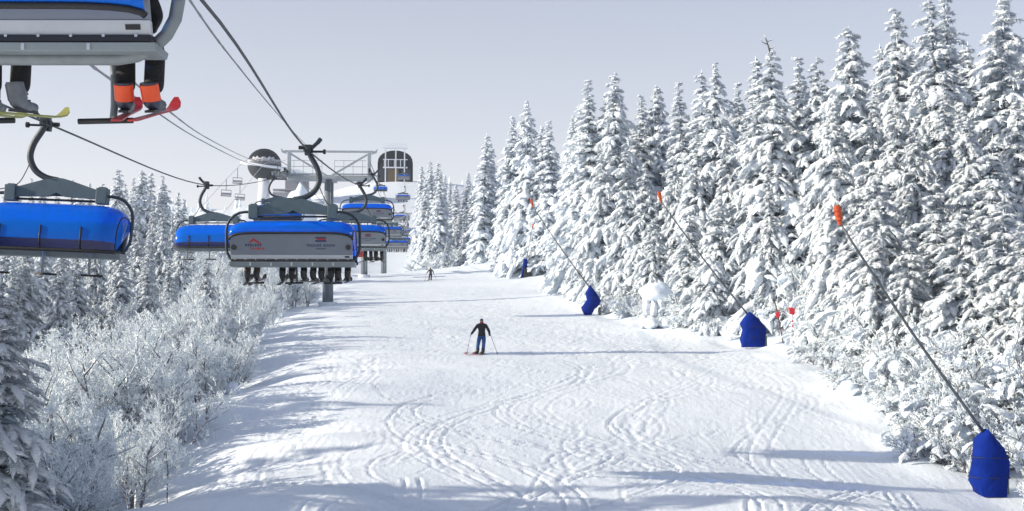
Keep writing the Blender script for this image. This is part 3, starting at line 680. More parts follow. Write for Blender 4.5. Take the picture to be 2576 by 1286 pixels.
def make_chair(raised=False, tube_r=.036):
    root = empty('ski_chair')
    MB().tube(spline([(0, 0, -.05), (.10, 0, -.22), (.25, 0, -.5), (.30, 0, -.8), (.17, 0, -1.08), (-.08, 0, -1.24), (CX0, 0, -1.3)], 6), [.062]*4+[.072]*27+[.075]*6, 10).build('hanger_arm', M['steel_dark'], root, True)
    g = MB(); g.box((0, 0, 0), (.16, .42, .16)); g.box((-.02, .1, .09), (.22, .2, .12)); g.box((0, -.16, -.08), (.12, .16, .16)); g.tube([(-.12, 0, .02), (.13, 0, .02)], .07, 8)
    gp = g.build('grip', M['steel_dark'], root, False, bevel=.015)
    l = MB(); l.bar((.04, .05, .02), (.26, .2, .27), .07, .09); l.tube([(.22, .17, .22), (.29, .22, .33)], .06, 8); l.build('grip_lever', M['steel_dark'], gp)
    l = MB(); l.tube([(.02, -.05, -.05), (.42, -.05, -.05)], .028, 7); l.tube([(.40, -.05, -.05), (.46, -.05, -.05)], .065, 10); l.build('guide_roller', M['black'], gp)
    l = MB(); l.bar((-.05, .3, .0), (-.06, -.3, .0), .05); l.tube([(-.06, -.28, .02), (-.2, -.28, .02)], .05, 8); l.build('roller', M['black'], gp)
    # yoke: a flat triangular box girder with a small hole under its peak
    yk = MB(); out = [(-1.12, -1.70), (-1.12, -1.55), (-.32, -1.30), (-.12, -1.25), (.12, -1.25), (.32, -1.30), (1.12, -1.55), (1.12, -1.70), (.16, -1.66), (0, -1.58), (-.16, -1.66)]
    yk.prism(out, lambda x, z: (CX0+x, -.07, z), lambda x, z: (CX0+x, .07, z))
    yo = yk.build('yoke', M['yoke'], root)
    for sx in (-1, 1):
        b = MB(); b.box((CX0+sx*1.02, 0, -1.62), (.24, .28, .36)); b.box((CX0+sx*1.02, 0, -1.44), (.16, .18, .06)); b.build('clamp_block', M['yoke'], yo, bevel=.015)
    MB().tube([(CX0-.95, -.02, -1.74), (CX0+.95, -.02, -1.74)], .028, 7).build('cross_tube', M['steel_dark'], yo, True)
    lp = [(CX0+x, .0 if z > -2.4 else .04, z) for x, z in rrect(1.72, -3.0, -1.62, .48)]; lp.append(lp[0]); 
    MB().tube(lp, tube_r, 8, cap=False).build('bail_frame', M['tube_frost'] if tube_r > .05 else M['steel_dark'], root, True)
    MB().tube(spline([(.28, .02, -.85), (.36, .02, -1.1), (.55, .02, -1.42), (.95, .02, -1.55)], 6), .012, 5).build('control_cable', M['black'], root, True)
    # backrest
    def by(z): return -.12-.26*(z+2.86)/.66          # leans back
    bk = MB(); bk.prism([(-1.56, -2.22), (-1.56, -2.74), (1.56, -2.74), (1.56, -2.22)], lambda x, z: (CX0+x, by(z)-.02, z), lambda x, z: (CX0+x, by(z)+.03, z))
    back = bk.build('backrest', M['panel'], root, bevel=.006)
    t_ = MB(); t_.prism([(-1.56, -2.185), (-1.56, -2.219), (1.56, -2.219), (1.56, -2.185)], lambda x, z: (CX0+x, by(z)-.035, z), lambda x, z: (CX0+x, by(z)+.03, z)); t_.build('top_rim', M['panel_light'], back)
    t_ = MB(); t_.prism([(-1.56, -2.743), (-1.56, -2.85), (1.56, -2.85), (1.56, -2.743)], lambda x, z: (CX0+x, by(z)-.03, z), lambda x, z: (CX0+x, by(z)+.03, z)); t_.build('lower_strip', M['panel_light'], back)
    t_ = MB(); t_.prism([(1.36, -2.775), (1.36, -2.815), (1.48, -2.815), (1.48, -2.775)], lambda x, z: (CX0+x, by(z)-.036, z), lambda x, z: (CX0+x, by(z)-.031, z)); t_.build('number_plate', M['black'], back)
    for k in range(6):
        x = CX0-1.3+.52*k; p = MB(); p.prism([(-.24, -2.24), (-.24, -2.84), (.24, -2.84), (.24, -2.24)], lambda a, z: (x+a, by(z)+.034, z), lambda a, z: (x+a*.9, by(z)+.09, z)); p.build('back_pad', M['black'], back)
    for sx in (-1, 1):
        MB().tube([(CX0+sx*1.46, by(-2.56)-.10, -2.56), (CX0+sx*1.46, by(-2.56)-.02, -2.56)], .065, 10).build('hinge_knob', M['black'], back)
    # marks on the panel: a red peak over two rows of strokes; a red and navy block over the resort's name
    if not raised:
        def on_panel(mb_, quads, mtl, nm, dy=.026):
            for q in quads: mb_.prism(q, lambda x, z: (CX0+x, by(z)-dy, z), lambda x, z: (CX0+x, by(z)-dy+.004, z))
            return mb_.build(nm, mtl, back)
        L0 = -.93
        on_panel(MB(), [[(L0-.16, -2.44), (L0-.02, -2.33), (L0+.18, -2.47), (L0+.11, -2.47), (L0-.02, -2.39), (L0-.10, -2.44)]], M['red'], 'peak_emblem')
        rq = random.Random(4); st_ = []
        for row, (x0, x1, zt) in enumerate(((-.24, .18, -2.475), (-.11, .24, -2.56))):
            x = L0+x0
            while x < L0+x1: st_.append([(x, zt), (x, zt-.065), (x+.018, zt-.065), (x+.018, zt)]); st_.append([(x+.018, zt-(.0 if rq.random() < .5 else .027)), (x+.018, zt-.042), (x+.042, zt-.042), (x+.042, zt-(.0 if rq.random() < .5 else .027))]); x += .062
        on_panel(MB(), st_[:len(st_)//2], M['navy'], 'emblem_strokes'); on_panel(MB(), st_[len(st_)//2:], M['red'], 'emblem_strokes')
        on_panel(MB(), [[(.62, -2.30), (.62, -2.335), (.90, -2.335), (.90, -2.30)], [(.62, -2.375), (.62, -2.42), (.90, -2.42), (.90, -2.375)]], M['navy'], 'block_emblem')
        on_panel(MB(), [[(.66, -2.337), (.66, -2.373), (.89, -2.373), (.89, -2.337)]], M['red'], 'block_emblem')
        for body, size, zz in (('mount snow', .145, -2.54), ('VERMONT', .058, -2.61)):
            o = link('lettering', text_mesh(body, size, M['navy']), back)
            slope = math.atan2(.26, .66)
            o.location = (CX0+.76, by(zz)-.026, zz); o.rotation_euler = (math.pi/2+slope*1.0, 0, 0)
    # seat
    MB().box((CX0, .12 if not raised else .03, -2.885), (3.12, .56 if not raised else .38, .055)).build('seat_cushion', M['black'], root, bevel=.01)
    sp_ = MB(); sp_.prism([(-.17, -2.915), (.40, -2.915), (.34, -3.04), (-.13, -3.04)] if not raised else [(-.17, -2.915), (.22, -2.915), (.17, -2.985), (-.15, -2.985)], lambda yy, z: (CX0-1.6, yy, z), lambda yy, z: (CX0+1.6, yy, z)); seat = sp_.build('seat_pan', M['seat'], root, bevel=.008)
    for k in range(5):
        x = CX0-1.06+.53*k; MB().box((x, -.165, -2.95 if raised else -2.98), (.025, .02, .05 if raised else .09)).build('seat_rib', M['panel_light'], seat)
    for k in range(12):
        MB().tube([(CX0-1.45+.263*k, -.176, -2.862), (CX0-1.45+.263*k, -.155, -2.862)], .014, 6).build('bolt', M['panel_light'], seat)
    MB().box((CX0, -.158, -2.883), (3.1, .03, .05)).build('rear_strip', M['black'], root)
    for x in (-1.02, 0, 1.02):                  # footrests hanging from the restraint bar
        f = MB(); f.tube(spline([(CX0+x, .50, -2.8), (CX0+x, .58, -3.0), (CX0+x+.02, .55, -3.28), (CX0+x+.03, .5, -3.42)], 5), .032, 7)
        fr = f.build('footrest', M['tube_frost'], root, True)
        MB().tube([(CX0+x-.27, .5, -3.44), (CX0+x+.2, .5, -3.43)], .026, 7).build('foot_bar', M['black'], fr, True)
    # bubble
    if raised: prof = [(-.46, -2.68), (-.56, -2.58), (-.60, -2.40), (-.57, -2.10), (-.48, -1.85), (-.25, -1.70), (.10, -1.66), (.40, -1.76)]
    else: prof = [(-.44, -2.185), (-.47, -2.08), (-.40, -1.95), (-.20, -1.87), (.15, -1.84), (.50, -1.92), (.74, -2.12), (.86, -2.40), (.90, -2.68), (.86, -2.90)]
    mb, vs, m, n = bubble_shell(prof, 1.58)
    if raised: mb.f = mb.f[:-2]; mb.m = mb.m[:-2]
    if not raised:
        for q in range((n-1)*(m-1)):
            if q % (m-1) >= m-2: mb.m[q] = 1
    bub = mb.build('bubble', [M['bubble'], M['apron']], root, True, 50)
    for row in ((0,) if raised else (0, m-1)):
        MB().tube([Vector(vs[i*m+row])+Vector((0, 0, -.015)) for i in range(n)], .03 if row == 0 else .045, 6).build('rubber_edge', M['black'], bub, True)
    if not raised:
        for side in (0, n-1): MB().tube([vs[side*m+j] for j in range(m)], .016, 5).build('rubber_edge', M['black'], bub, True)
        for x in (-.78, .0, .78):
            i = min(range(n), key=lambda q: abs(vs[q*m][0]-CX0-x)); MB().tube([Vector(vs[i*m+j])+Vector((0, .012, .012)) for j in range(m-3, m)], .02, 5).build('bubble_stay', M['black'], bub, True)
    return root
chair0 = make_chair(); chair_near = make_chair(True, .058)

# positions along the two ropes (metres right of / above / ahead of the camera axis)
UP = [(-24, 3.3, -5.0), (6, 3.2, -4.0+.05), (14, 3.02, -3.66), (31, 2.74, -5.3), (55, 3.26, -7.02), (77, 5.2, -8.9), (97, 7.35, -11.45), (130, 5.0, -13.2), (150, 4.5, -14.9), (170, 4.0, -16.0), (200, 4.9, -18.2), (225, 6.8, -20.4), (250, 10.4, -22.7), (280, 16.4, -25.2), (308, 23.0, -27.6), (320, 24.6, -28.6)]
DOWN = [(-10, 4.2, -7.2), (10, 3.4, -9.0), (27, 3.0, -10.55), (54.5, 3.22, -13.95), (81, 5.27, -16.2), (97, 7.35, -18.3), (150, 4.9, -22.0), (200, 5.4, -25.8), (250, 11, -29.6), (290, 18.6, -32.6), (320, 24.6, -35.0)]
up_pts = [PC(x, h, d) for d, h, x in UP]; dn_pts = [PC(x, h, d) for d, h, x in DOWN]
def rope(name, pts, r, mtl, label, n=10, ncirc=6, frost=False):
    sp = spline(pts, n)
    rad = [r*(1+(.7*max(0, mnoise.noise(Vector((i*.7, r*90, 2.0)))) if frost else 0)) for i in range(len(sp))]
    o = MB().tube(sp, rad, ncirc).build(name, mtl, None, True); return tag(o, label, 'cable')
rope('haul_rope', up_pts, .024, M['rope'], 'dark steel haul rope carrying the ascending chairs')
rope('haul_rope', dn_pts, .024, M['rope'], 'dark steel haul rope carrying the descending chairs on the left')
rope('signal_cable', [P(440, -60, 12), P(487, 15, 14), P(545, 98, 17.5), P(600, 168, 22), P(655, 236, 28), P(715, 306, 42), P(765, 360, 70), P(800, 391, 97)], .014, M['rope_frost'], 'thin knobbly frosted cable beside the ascending haul rope', 14, 6, True)
rope('signal_cable', [P(120, 60, 10), P(215, 153, 13), P(300, 215, 18), P(390, 280, 25), P(500, 350, 38), P(610, 405, 62), P(665, 421, 80), P(722, 430, 96)], .016, M['rope_frost'], 'lower of two frosted cables sagging behind the nearest chair to the tower', 14, 6, True)
rope('signal_cable', [P(150, 40, 10), P(300, 175, 16), P(425, 280, 24), P(520, 347, 36), P(620, 397, 58), P(670, 411, 78), P(722, 402, 96)], .014, M['rope_frost'], 'upper of two frosted cables sagging behind the nearest chair to the tower', 14, 6, True)

def place_chair(src, pos, rz, label, group, first=False):
    o = src if first else copy_tree(src)
    o.location = pos; o.rotation_euler = (0, 0, rz); tag(o, label, 'chair lift', group); return o
AZ = math.atan2(.083, 1)
def up_at(d):
    return PC(float(np.interp(d, [a for a, _, _ in UP], [c for _, _, c in UP])), float(np.interp(d, [a for a, _, _ in UP], [b for _, b, _ in UP])), d)
G1, G2 = 'ascending bubble chairs', 'descending bubble chairs'
chairs = {}
chairs['near'] = place_chair(chair_near, PC(-4.41-CX0+.02, 0, 10)+Vector((0, 0, 0)), 0.0, 'close-up ascending chair cut off by the upper left corner, skis dangling below', G1, True)
chairs['near'].location = PC(-4.12, 4.62, 10.0)
chairs['main'] = place_chair(chair0, up_at(31), .02, 'large ascending chair with lettered grey back panel in the middle left', G1, True)
chairs['b'] = place_chair(chair0, up_at(55), AZ, 'ascending chair half hidden by the right end of the lettered one', G1)
chairs['a'] = place_chair(chair0, P(938, 441, 77), AZ, 'ascending chair hanging just below the right end of the tower arm', G1)
chairs['d'] = place_chair(chair0, up_at(130), AZ, 'small ascending chair crowded behind the lettered one, before the mast', G1)
chairs['c'] = place_chair(chair0, up_at(170), AZ, 'small ascending chair with riders, lowest in the far column', G1)
chairs['f5'] = place_chair(chair0, up_at(200), AZ, 'tiny ascending chair directly above the lowest of the far column', G1)
chairs['f4'] = place_chair(chair0, up_at(225), AZ, 'tiny ascending chair fourth from the top of the far column', G1)
chairs['f3'] = place_chair(chair0, up_at(250), AZ, 'tiny ascending chair third from the top of the far column', G1)
chairs['f2'] = place_chair(chair0, up_at(278), AZ, 'tiny ascending chair second from the top of the far column', G1)
chairs['f1'] = place_chair(chair0, up_at(306), AZ, 'tiny ascending chair in front of the right side of the top station', G1)
chairs['l1'] = place_chair(chair0, dn_pts[2], math.pi+.02, 'nearest descending chair, closed blue bubble, cut by the left edge', G2)
chairs['l2'] = place_chair(chair0, dn_pts[3], math.pi-.03, 'descending chair with pale blue bubble partly behind the lettered chair', G2)
chairs['l3'] = place_chair(chair0, dn_pts[4], math.pi+AZ, 'descending chair seen just above the lettered chair', G2)
chairs['l4'] = place_chair(chair0, dn_pts[9]+Vector((.3, 0, 0)), math.pi+AZ, 'tiny descending chair in front of the left side of the top station', G2)
chairs['l1'].rotation_euler = (0, math.radians(-2.2), math.pi+.02)

# ------------------------------------------------------------------ people
def skin_body(name, joints, edges, root, mats, pick, sub=2):
    me_ = bpy.data.meshes.new(name); keys = list(joints); ix = {k: i for i, k in enumerate(keys)}
    me_.from_pydata([joints[k][0] for k in keys], [(ix[a], ix[b]) for a, b in edges], [])
    o = bpy.data.objects.new(name, me_); COL.objects.link(o)
    o.modifiers.new('skin', 'SKIN'); sv = me_.skin_vertices[0].data
    for k in keys:
        r = joints[k][1]; sv[ix[k]].radius = r if isinstance(r, tuple) else (r, r); sv[ix[k]].use_root = (k == root)
    ms = o.modifiers.new('sub', 'SUBSURF'); ms.levels = sub; ms.render_levels = sub
    dg = bpy.context.evaluated_depsgraph_get(); res = bpy.data.meshes.new_from_object(o.evaluated_get(dg))
    bpy.data.objects.remove(o); bpy.data.meshes.remove(me_)
    res.materials.clear()
    for mt in mats: res.materials.append(mt)
    for p in res.polygons: p.use_smooth = True; p.material_index = pick(p.center)
    return res
E_BODY = [('pel', 'spine'), ('spine', 'chest'), ('chest', 'neck'), ('neck', 'head'), ('head', 'crown')]+[e for s_ in 'lr' for e in (('chest', 'sh'+s_), ('sh'+s_, 'el'+s_), ('el'+s_, 'wr'+s_), ('wr'+s_, 'hd'+s_), ('pel', 'hp'+s_), ('hp'+s_, 'kn'+s_), ('kn'+s_, 'an'+s_))]
def seated(mats):
    J = {'pel': ((0, .02, .13), (.15, .13)), 'spine': ((0, -.03, .32), (.15, .12)), 'chest': ((0, -.06, .50), (.17, .13)), 'neck': ((0, -.04, .64), .065), 'head': ((0, -.01, .76), (.10, .115)), 'crown': ((0, -.02, .86), (.09, .10))}
    for s_, k in (('l', -1), ('r', 1)):
        J.update({'sh'+s_: ((k*.19, -.05, .55), .075), 'el'+s_: ((k*.25, .06, .32), .062), 'wr'+s_: ((k*.16, .26, .25), .045), 'hd'+s_: ((k*.13, .34, .24), .05),
                  'hp'+s_: ((k*.10, .08, .11), .10), 'kn'+s_: ((k*.13, .50, .10), .092), 'an'+s_: ((k*.12, .50, -.38), .092)})
    return skin_body('body', J, E_BODY, 'pel', mats, lambda c: 2 if c.z > .69 and c.y > .03 and c.z < .80 else (3 if c.z > .69 else (0 if c.z > .22 and not (c.y > .2 and c.z < .16) else 1)))
def boot_mesh(mtl):
    mb = MB(); mb.tube(spline([(0, -.03, .30), (0, -.02, .18), (0, .0, .10), (0, .07, .065), (0, .16, .055), (0, .215, .045)], 3), [.078]*4+[.074]*4+[.068]*3+[.056]*4+[.03], 10)
    mb.tube([(0, -.035, .285), (0, -.005, .12)], .083, 10, 1); mb.box((0, .06, .012), (.085, .30, .024), None, 2)
    for z, y_ in ((.235, .05), (.185, .058), (.115, .085)): mb.box((0, y_, z), (.10, .035, .022), None, 2)
    return mb.mesh('ski_boot', [M['boot_navy'] if mtl is M['boot_orange'] else mtl, mtl, M['boot_dark']], True, 40)
def ski_mesh(mtl, L=1.65):
    mb = MB(); pr = [(-.46, .0, .040), (-.40, .0, .048), (0, .0, .036), (.38, .0, .05), (.45, .02, .055), (.49, .06, .048), (.515, .11, .02)]
    vs = []
    for t, z, w in pr: vs += [(-w, t*L, z), (w, t*L, z), (w, t*L, z+.016), (-w, t*L, z+.016)]
    fs = [(0, 1, 2, 3)]; k = len(pr)
    for i in range(k-1):
        for j in range(4): fs.append((i*4+j, i*4+(j+1) % 4, (i+1)*4+(j+1) % 4, (i+1)*4+j))
    fs.append(tuple((k-1)*4+j for j in (3, 2, 1, 0))); return mb.add(vs, fs).mesh('ski', [mtl])
BODY = {k: seated([M['jacket'], M[p], M['skin'], M['helmet']]) for k, p in (('black', 'pants'), ('brown', 'brown'))}
BOOT = {k: boot_mesh(M[k]) for k in ('boot_dark', 'boot_grey', 'boot_orange')}
SKI = {k: ski_mesh(M[k]) for k in ('ski_dark', 'ski_red', 'ski_olive')}
def rider(chair, off, label, body='black', boot='boot_dark', ski='ski_dark', yaw=(.0, .0), pitch=.15, sx=0.0, group='riders on the ascending chairs', long=1.0, size=1.0):
    o = empty('person', (0, 0, 0), 0, label, 'person', group)
    mw = Matrix.Translation(chair.location) @ chair.rotation_euler.to_matrix().to_4x4()
    o.location = mw @ Vector((CX0+off, .05, -2.90)); o.rotation_euler = (0, 0, chair.rotation_euler.z+sx)
    b = link('body', BODY[body], o); o.scale = (1, size, size)
    for k, s_ in enumerate((-1, 1)):
        bt = link('ski_boot', BOOT[boot], o, (s_*.12, .50, -.34-.21)); bt.rotation_euler = (pitch, 0, yaw[k])
        sk = link('ski', SKI[ski], o, (s_*.12, .55, -.34-.235)); sk.rotation_euler = (pitch, 0, yaw[k]); sk.scale = (1, long, 1)
    return o
rider(chairs['near'], 1.28, 'rider in black trousers and orange boots with red skis, on the close-up chair', 'black', 'boot_orange', 'ski_red', (.10, -.10), .30, long=.72, size=.84)
rider(chairs['near'], .13, 'rider with grey boots and olive skis at the left edge of the close-up chair', 'black', 'boot_grey', 'ski_olive', (-.05, -.30), .12, long=.8, size=.84)
for off, lab, bd in ((-1.13, 'leftmost of the five riders on the lettered chair', 'brown'), (-.22, 'second from the left of the five riders on the lettered chair', 'black'), (.34, 'middle one of the five riders on the lettered chair', 'black'),
                     (.80, 'second from the right of the five riders on the lettered chair', 'black'), (1.24, 'rightmost of the five riders on the lettered chair', 'black')):
    rider(chairs['main'], off, lab, bd, yaw=(rs.uniform(-.35, .25), rs.uniform(-.35, .25)), pitch=rs.uniform(0, .2), size=.87)
for off, lab in ((.75, 'left one of the two riders on the chair behind the lettered one'), (1.25, 'right one of the two riders on the chair behind the lettered one')):
    rider(chairs['b'], off, lab, 'black', yaw=(-.4, .2))
for off in (-1.2, -.7, -.2, .3, .8, 1.25):
    rider(chairs['c'], off, 'one of the six riders in a row on the lowest far chair', group='riders on the lowest far chair')
for off in (-.9, -.3, .5, 1.1):
    rider(chairs['f3'], off, 'one of the riders on the far chair third from the top of the column', group='riders on the third far chair')
for off in (-1.0, -.4, .2, .8):
    rider(chairs['f2'], off, 'one of the riders on the far chair second from the top of the column', group='riders on the second far chair')

# the skier coming down the piste
def skier(loc, rz, label, jacket, trousers, helm, ski_m, boots, poles=True, scale=1.0):
    o = empty('person', loc, rz, label, 'person'); o.scale = (scale,)*3
    J = {'pel': ((0, -.05, .90), (.15, .12)), 'spine': ((0, .0, 1.08), (.155, .125)), 'chest': ((0, .06, 1.30), (.185, .14)), 'neck': ((0, .09, 1.47), .065), 'head': ((0, .12, 1.59), (.10, .11)), 'crown': ((0, .11, 1.69), (.085, .095)),
         'shl': ((-.20, .06, 1.36), .085), 'ell': ((-.34, .02, 1.10), .07), 'wrl': ((-.37, .20, .93), .05), 'hdl': ((-.38, .27, .90), .055),
         'shr': ((.20, .06, 1.36), .085), 'elr': ((.36, .04, 1.13), .07), 'wrr': ((.45, .22, .98), .05), 'hdr': ((.47, .29, .96), .055),
         'hpl': ((-.10, -.03, .84), .115), 'knl': ((-.10, .16, .50), .09), 'anl': ((-.06, .02, .26), .075),
         'hpr': ((.10, -.03, .84), .115), 'knr': ((.16, .18, .50), .09), 'anr': ((.20, .03, .26), .075)}
    def pick(c):
        if c.z > 1.52: return (5 if c.z > 1.575 else 2) if (c.y > .19 and c.z < 1.625) else 3
        if c.z > 1.44: return 4
        if abs(c.x) > .3 and c.z < .99 and c.y > .2: return 5
        return 0 if (c.z > .86 or abs(c.x) > .27) else 1
    link('body', skin_body('body', J, E_BODY, 'pel', [jacket, trousers, M['skin'], helm, M['collar'], M['black']], pick), o)
    for x, yw in ((-.06, -.55), (.20, -.72)):
        bt = link('ski_boot', boots, o, (x, .0, .04)); bt.rotation_euler = (0, 0, yw)
        sk = link('ski', ski_m, o, (x, .05, .012)); sk.rotation_euler = (0, 0, yw)
    if poles:
        for (hx, hy, hz), (tx, ty, tz) in (((-.38, .28, .95), (-.74, -.05, .03)), ((.47, .30, 1.0), (.70, -.15, .06))):
            p = MB(); p.tube([(hx, hy, hz+.06), (tx, ty, tz)], .011, 6); pl = p.build('ski_pole', M['steel_dark'], o)
            d_ = (Vector((tx, ty, tz))-Vector((hx, hy, hz))).normalized(); q = Vector((tx, ty, tz))-d_*.07
            MB().tube([q, q+d_*.012], .045, 8).build('basket', M['black'], pl)
    return o
b = on_ground(1212, 55.5)
skier((b.x, b.y, b.z), math.pi, 'skier in black jacket and blue trousers gliding down the middle of the piste', M['jacket'], M['jeans'], M['helmet'], SKI['ski_red'], BOOT['boot_dark'], True, 1.0)
b = on_ground(1083, 146)
skier((b.x, b.y, b.z-.15), math.pi, 'distant dark figure just coming over the crest of the piste', M['grey_jacket'], M['pants'], M['grey_jacket'], SKI['ski_dark'], BOOT['boot_dark'], True)

# ------------------------------------------------------------------ lift towers
def tower_head(root, W, detail=True):
    # lower arm, end posts, top bar, diagonals, sheave trains, catwalk rails; origin at the mast top, x across
    a = MB(); a.box((0, 0, 0), (W, .42, .46)); a.box((0, 0, -.12), (1.3, .5, .5)); a.build('cross_arm', M['galv'], root, bevel=.03)
    for sx in (-1, 1):
        p = MB(); p.box((sx*W/2*.96, 0, 1.15), (.28, .32, 2.0)); p.build('end_post', M['galv'], root, bevel=.02)
        d = MB(); d.bar((sx*.15, 0, .2), (sx*W/2*.93, 0, 2.0), .14); d.build('brace', M['galv'], root)
    t = MB(); t.box((0, 0, 2.2), (W+.5, .16, .16)); t.build('top_bar', M['galv'], root)
    for sx in (-1, 1):
        e = MB(); e.prism([(sx*(W/2+.1), 2.05), (sx*(W/2+.55), 2.45), (sx*(W/2+.45), 2.1), (sx*(W/2-.1), 1.95)], lambda x, z: (x, -.1, z), lambda x, z: (x, .1, z)); e.build('bracket', M['galv'], root)
        st_ = MB(); st_.box((sx*W/2, 0, -.35+.55), (.16, 3.4, .22)); tr = st_.build('sheave_train', M['galv_dark'], root)
        for k in range(6):
            yy = -1.5+.6*k; MB().tube([(sx*W/2-.07, yy, .40), (sx*W/2+.07, yy, .40)], .24, 12).build('sheave', M['black'], tr)
        r = MB()
        for zz in (.85, 1.35): r.tube([(sx*.5, -.8, zz), (sx*W/2*.9, -.8, zz)], .025, 5)
        for k in range(4): r.tube([(sx*(.5+k*.75), -.8, .1), (sx*(.5+k*.75), -.8, 1.35)], .022, 5)
        r.build('catwalk_rail', M['galv'], root)
        c = MB(); c.box((sx*W*.27, -.62, .27), (W*.40, .5, .05)); c.build('catwalk', M['galv'], root)
def tower(u, d, arm_v, W, r, rz, label, group, head=True, base_u=None):
    top = P(u, arm_v, d); g = gz(top.x, top.y); o = empty('lift_tower', (top.x, top.y, g), rz, label, 'tower', group); H = top.z-g
    m = MB(); m.tube([(0, 0, -.3), (0, 0, H*.5), (0, 0, H-.1)], [r*1.12, r, r*.92], 14); m.build('mast', M['galv_dark'], o, True)
    f = MB(); f.tube([(0, 0, -.2), (0, 0, .25)], r*1.9, 14); f.build('footing', M['ice'], o, True)
    ld = MB()
    for sx in (-.18, .18): ld.tube([(sx, -r-.16, .6), (sx, -r-.16, H-.2)], .02, 4)
    for k in range(int(H/.35)): ld.tube([(-.18, -r-.16, .7+k*.35), (.18, -r-.16, .7+k*.35)], .014, 4, cap=False)
    ld.build('ladder', M['galv_dark'], o)
    hd = empty('tower_head', (0, 0, H)); hd.parent = o; tower_head(hd, W)
    return o
tw = tower(828, 97, 449, 6.75, .40, AZ*.6, 'nearest lift tower with braced grey frame and broad cross arm', 'lift towers')
tower(917, 152, 578, 7.0, .40, AZ, 'second lift tower, its grey mast showing below the chairs', 'lift towers')
tower(966, 172, 575, 7.0, .40, AZ, 'third lift tower, slim mast right of the red padded one', 'lift towers')
# flip the ladder names: red pad hung on the second mast
p_ = on_ground(908, 149); MB().tube([(p_.x, p_.y-.6, p_.z+2.6), (p_.x, p_.y-.6, p_.z+3.9)], .55, 12).build('mast_pad', M['red'], None, True)
tag(bpy.data.objects['mast_pad'], 'red safety pad wrapped on the second lift mast', 'pad')

# ------------------------------------------------------------------ top station and old terminal
def station():
    c = P(994, 462, 322); g = gz(c.x, c.y); o = empty('lift_station', (c.x, c.y, g-.4), AZ, 'top station with rounded dark hood, windows and rimed white steelwork', 'building')
    hw, H = 4.75, 9.4; prof = []
    for k in range(13):
        a = math.pi*k/12; prof.append((hw*math.cos(a)*(1 if True else 1), 5.2+3.6*math.sin(a)**.8 if 0 < k < 12 else 5.2))
    out = [(hw*1.0, 0.3)]+prof+[(-hw, .3)]
    m = MB(); m.prism(out, lambda x, z: (x, 0, z), lambda x, z: (x, 14, z)); m.build('hood', M['dome'], o, True, 40)
    f = MB(); f.box((0, -.06, 4.9), (7.6, .1, 2.0)); fr = f.build('front_wall', M['dome'], o)
    for z in (4.1, 6.3): MB().box((0, -.16, z), (6.6, .12, .22)).build('window_rail', M['ice'], fr)
    for x in (-2.95, -1.87, -.25, 1.42, 2.5): MB().box((x, -.17, 5.2), (.2, .12, 2.0)).build('window_post', M['ice'], fr)
    for x in (-2.4, -1.35, .9, 1.95): MB().box((x, -.14, 5.3), (.85, .1, 1.5)).build('window', M['glass'], fr)
    MB().box((-.6, -.05, 2.0), (3.0, .1, 3.4)).build('lower_wall', M['ochre'], o)
    MB().box((2.9, -.05, 2.0), (2.6, .1, 3.2)).build('doorway', M['glass'], o)
    MB().box((-3.3, -.05, 2.0), (2.2, .1, 3.2)).build('doorway', M['glass'], o)
    for x in (-2.6, .15, 2.5):
        MB().box((x, -1.6, 4.6), (.34, .34, 9.4)).build('frame_post', M['ice'], o)
    for z in (9.2, 3.9): MB().box((0, -1.6, z), (6.6, .36, .34)).build('frame_beam', M['ice'], o)
    r = MB()
    for k in range(7): r.tube([(-3+k, -1.7, 9.2), (-3+k, -1.7, 10.3)], .06, 5)
    for z in (9.8, 10.3): r.tube([(-3.2, -1.7, z), (3.2, -1.7, z)], .07, 5)
    r.build('rail', M['ice'], o)
    return o
station()
def old_terminal():
    c = P(662, 512, 280); g = gz(c.x, c.y); o = empty('lift_terminal', (c.x, c.y, g-.2), .15, 'old lift terminal, dark rounded shell on a thick rime-coated column', 'building')
    top = P(662, 407, 280).z-g
    m = MB(); vs, fs = [], []
    nr, nc = 14, 24                                    # a blunt half-egg shell
    for i in range(nr+1):
        a = math.pi*i/nr
        for j in range(nc):
            b_ = 2*math.pi*j/nc; r_ = 4.0*math.sin(a)**.8
            vs.append((r_*math.cos(b_), 3.0+5.5*(-math.cos(a)), top+3.8*math.sin(a)**.8*math.sin(b_)))
    for i in range(nr):
        for j in range(nc): fs.append((i*nc+j, i*nc+(j+1) % nc, (i+1)*nc+(j+1) % nc, (i+1)*nc+j))
    m.add(vs, fs); me_ = m.mesh('shell', [M['dome'], M['dome_frost']], True)
    for p in me_.polygons: p.material_index = 0 if p.center.z > top+1.0 else 1
    link('shell', me_, o)
    MB().tube([(0, 2, -.5), (0, 2, top*.5), (0, 2, top-1.5)], [1.5, 1.3, 1.4], 14).build('column', M['ice'], o, True)
    MB().tube([(-5.2, -2.2, top-.3), (0, -2.8, top-1.0), (6.2, -2.8, top-1.7)], .30, 8).build('rope_beam', M['ice'], o, True)
    MB().box((3.9, 0, top-2.9), (4.2, 3.2, 1.7)).build('service_deck', M['dome_frost'], o)
    MB().box((4.8, -1, top-6.5), (5.0, 3.0, .3)).build('platform', M['wall'], o); MB().box((4.8, -1.2, top-7.6), (5.0, 2.6, .9)).build('control_hut', M['wall'], o)
    return o, top
old_terminal()
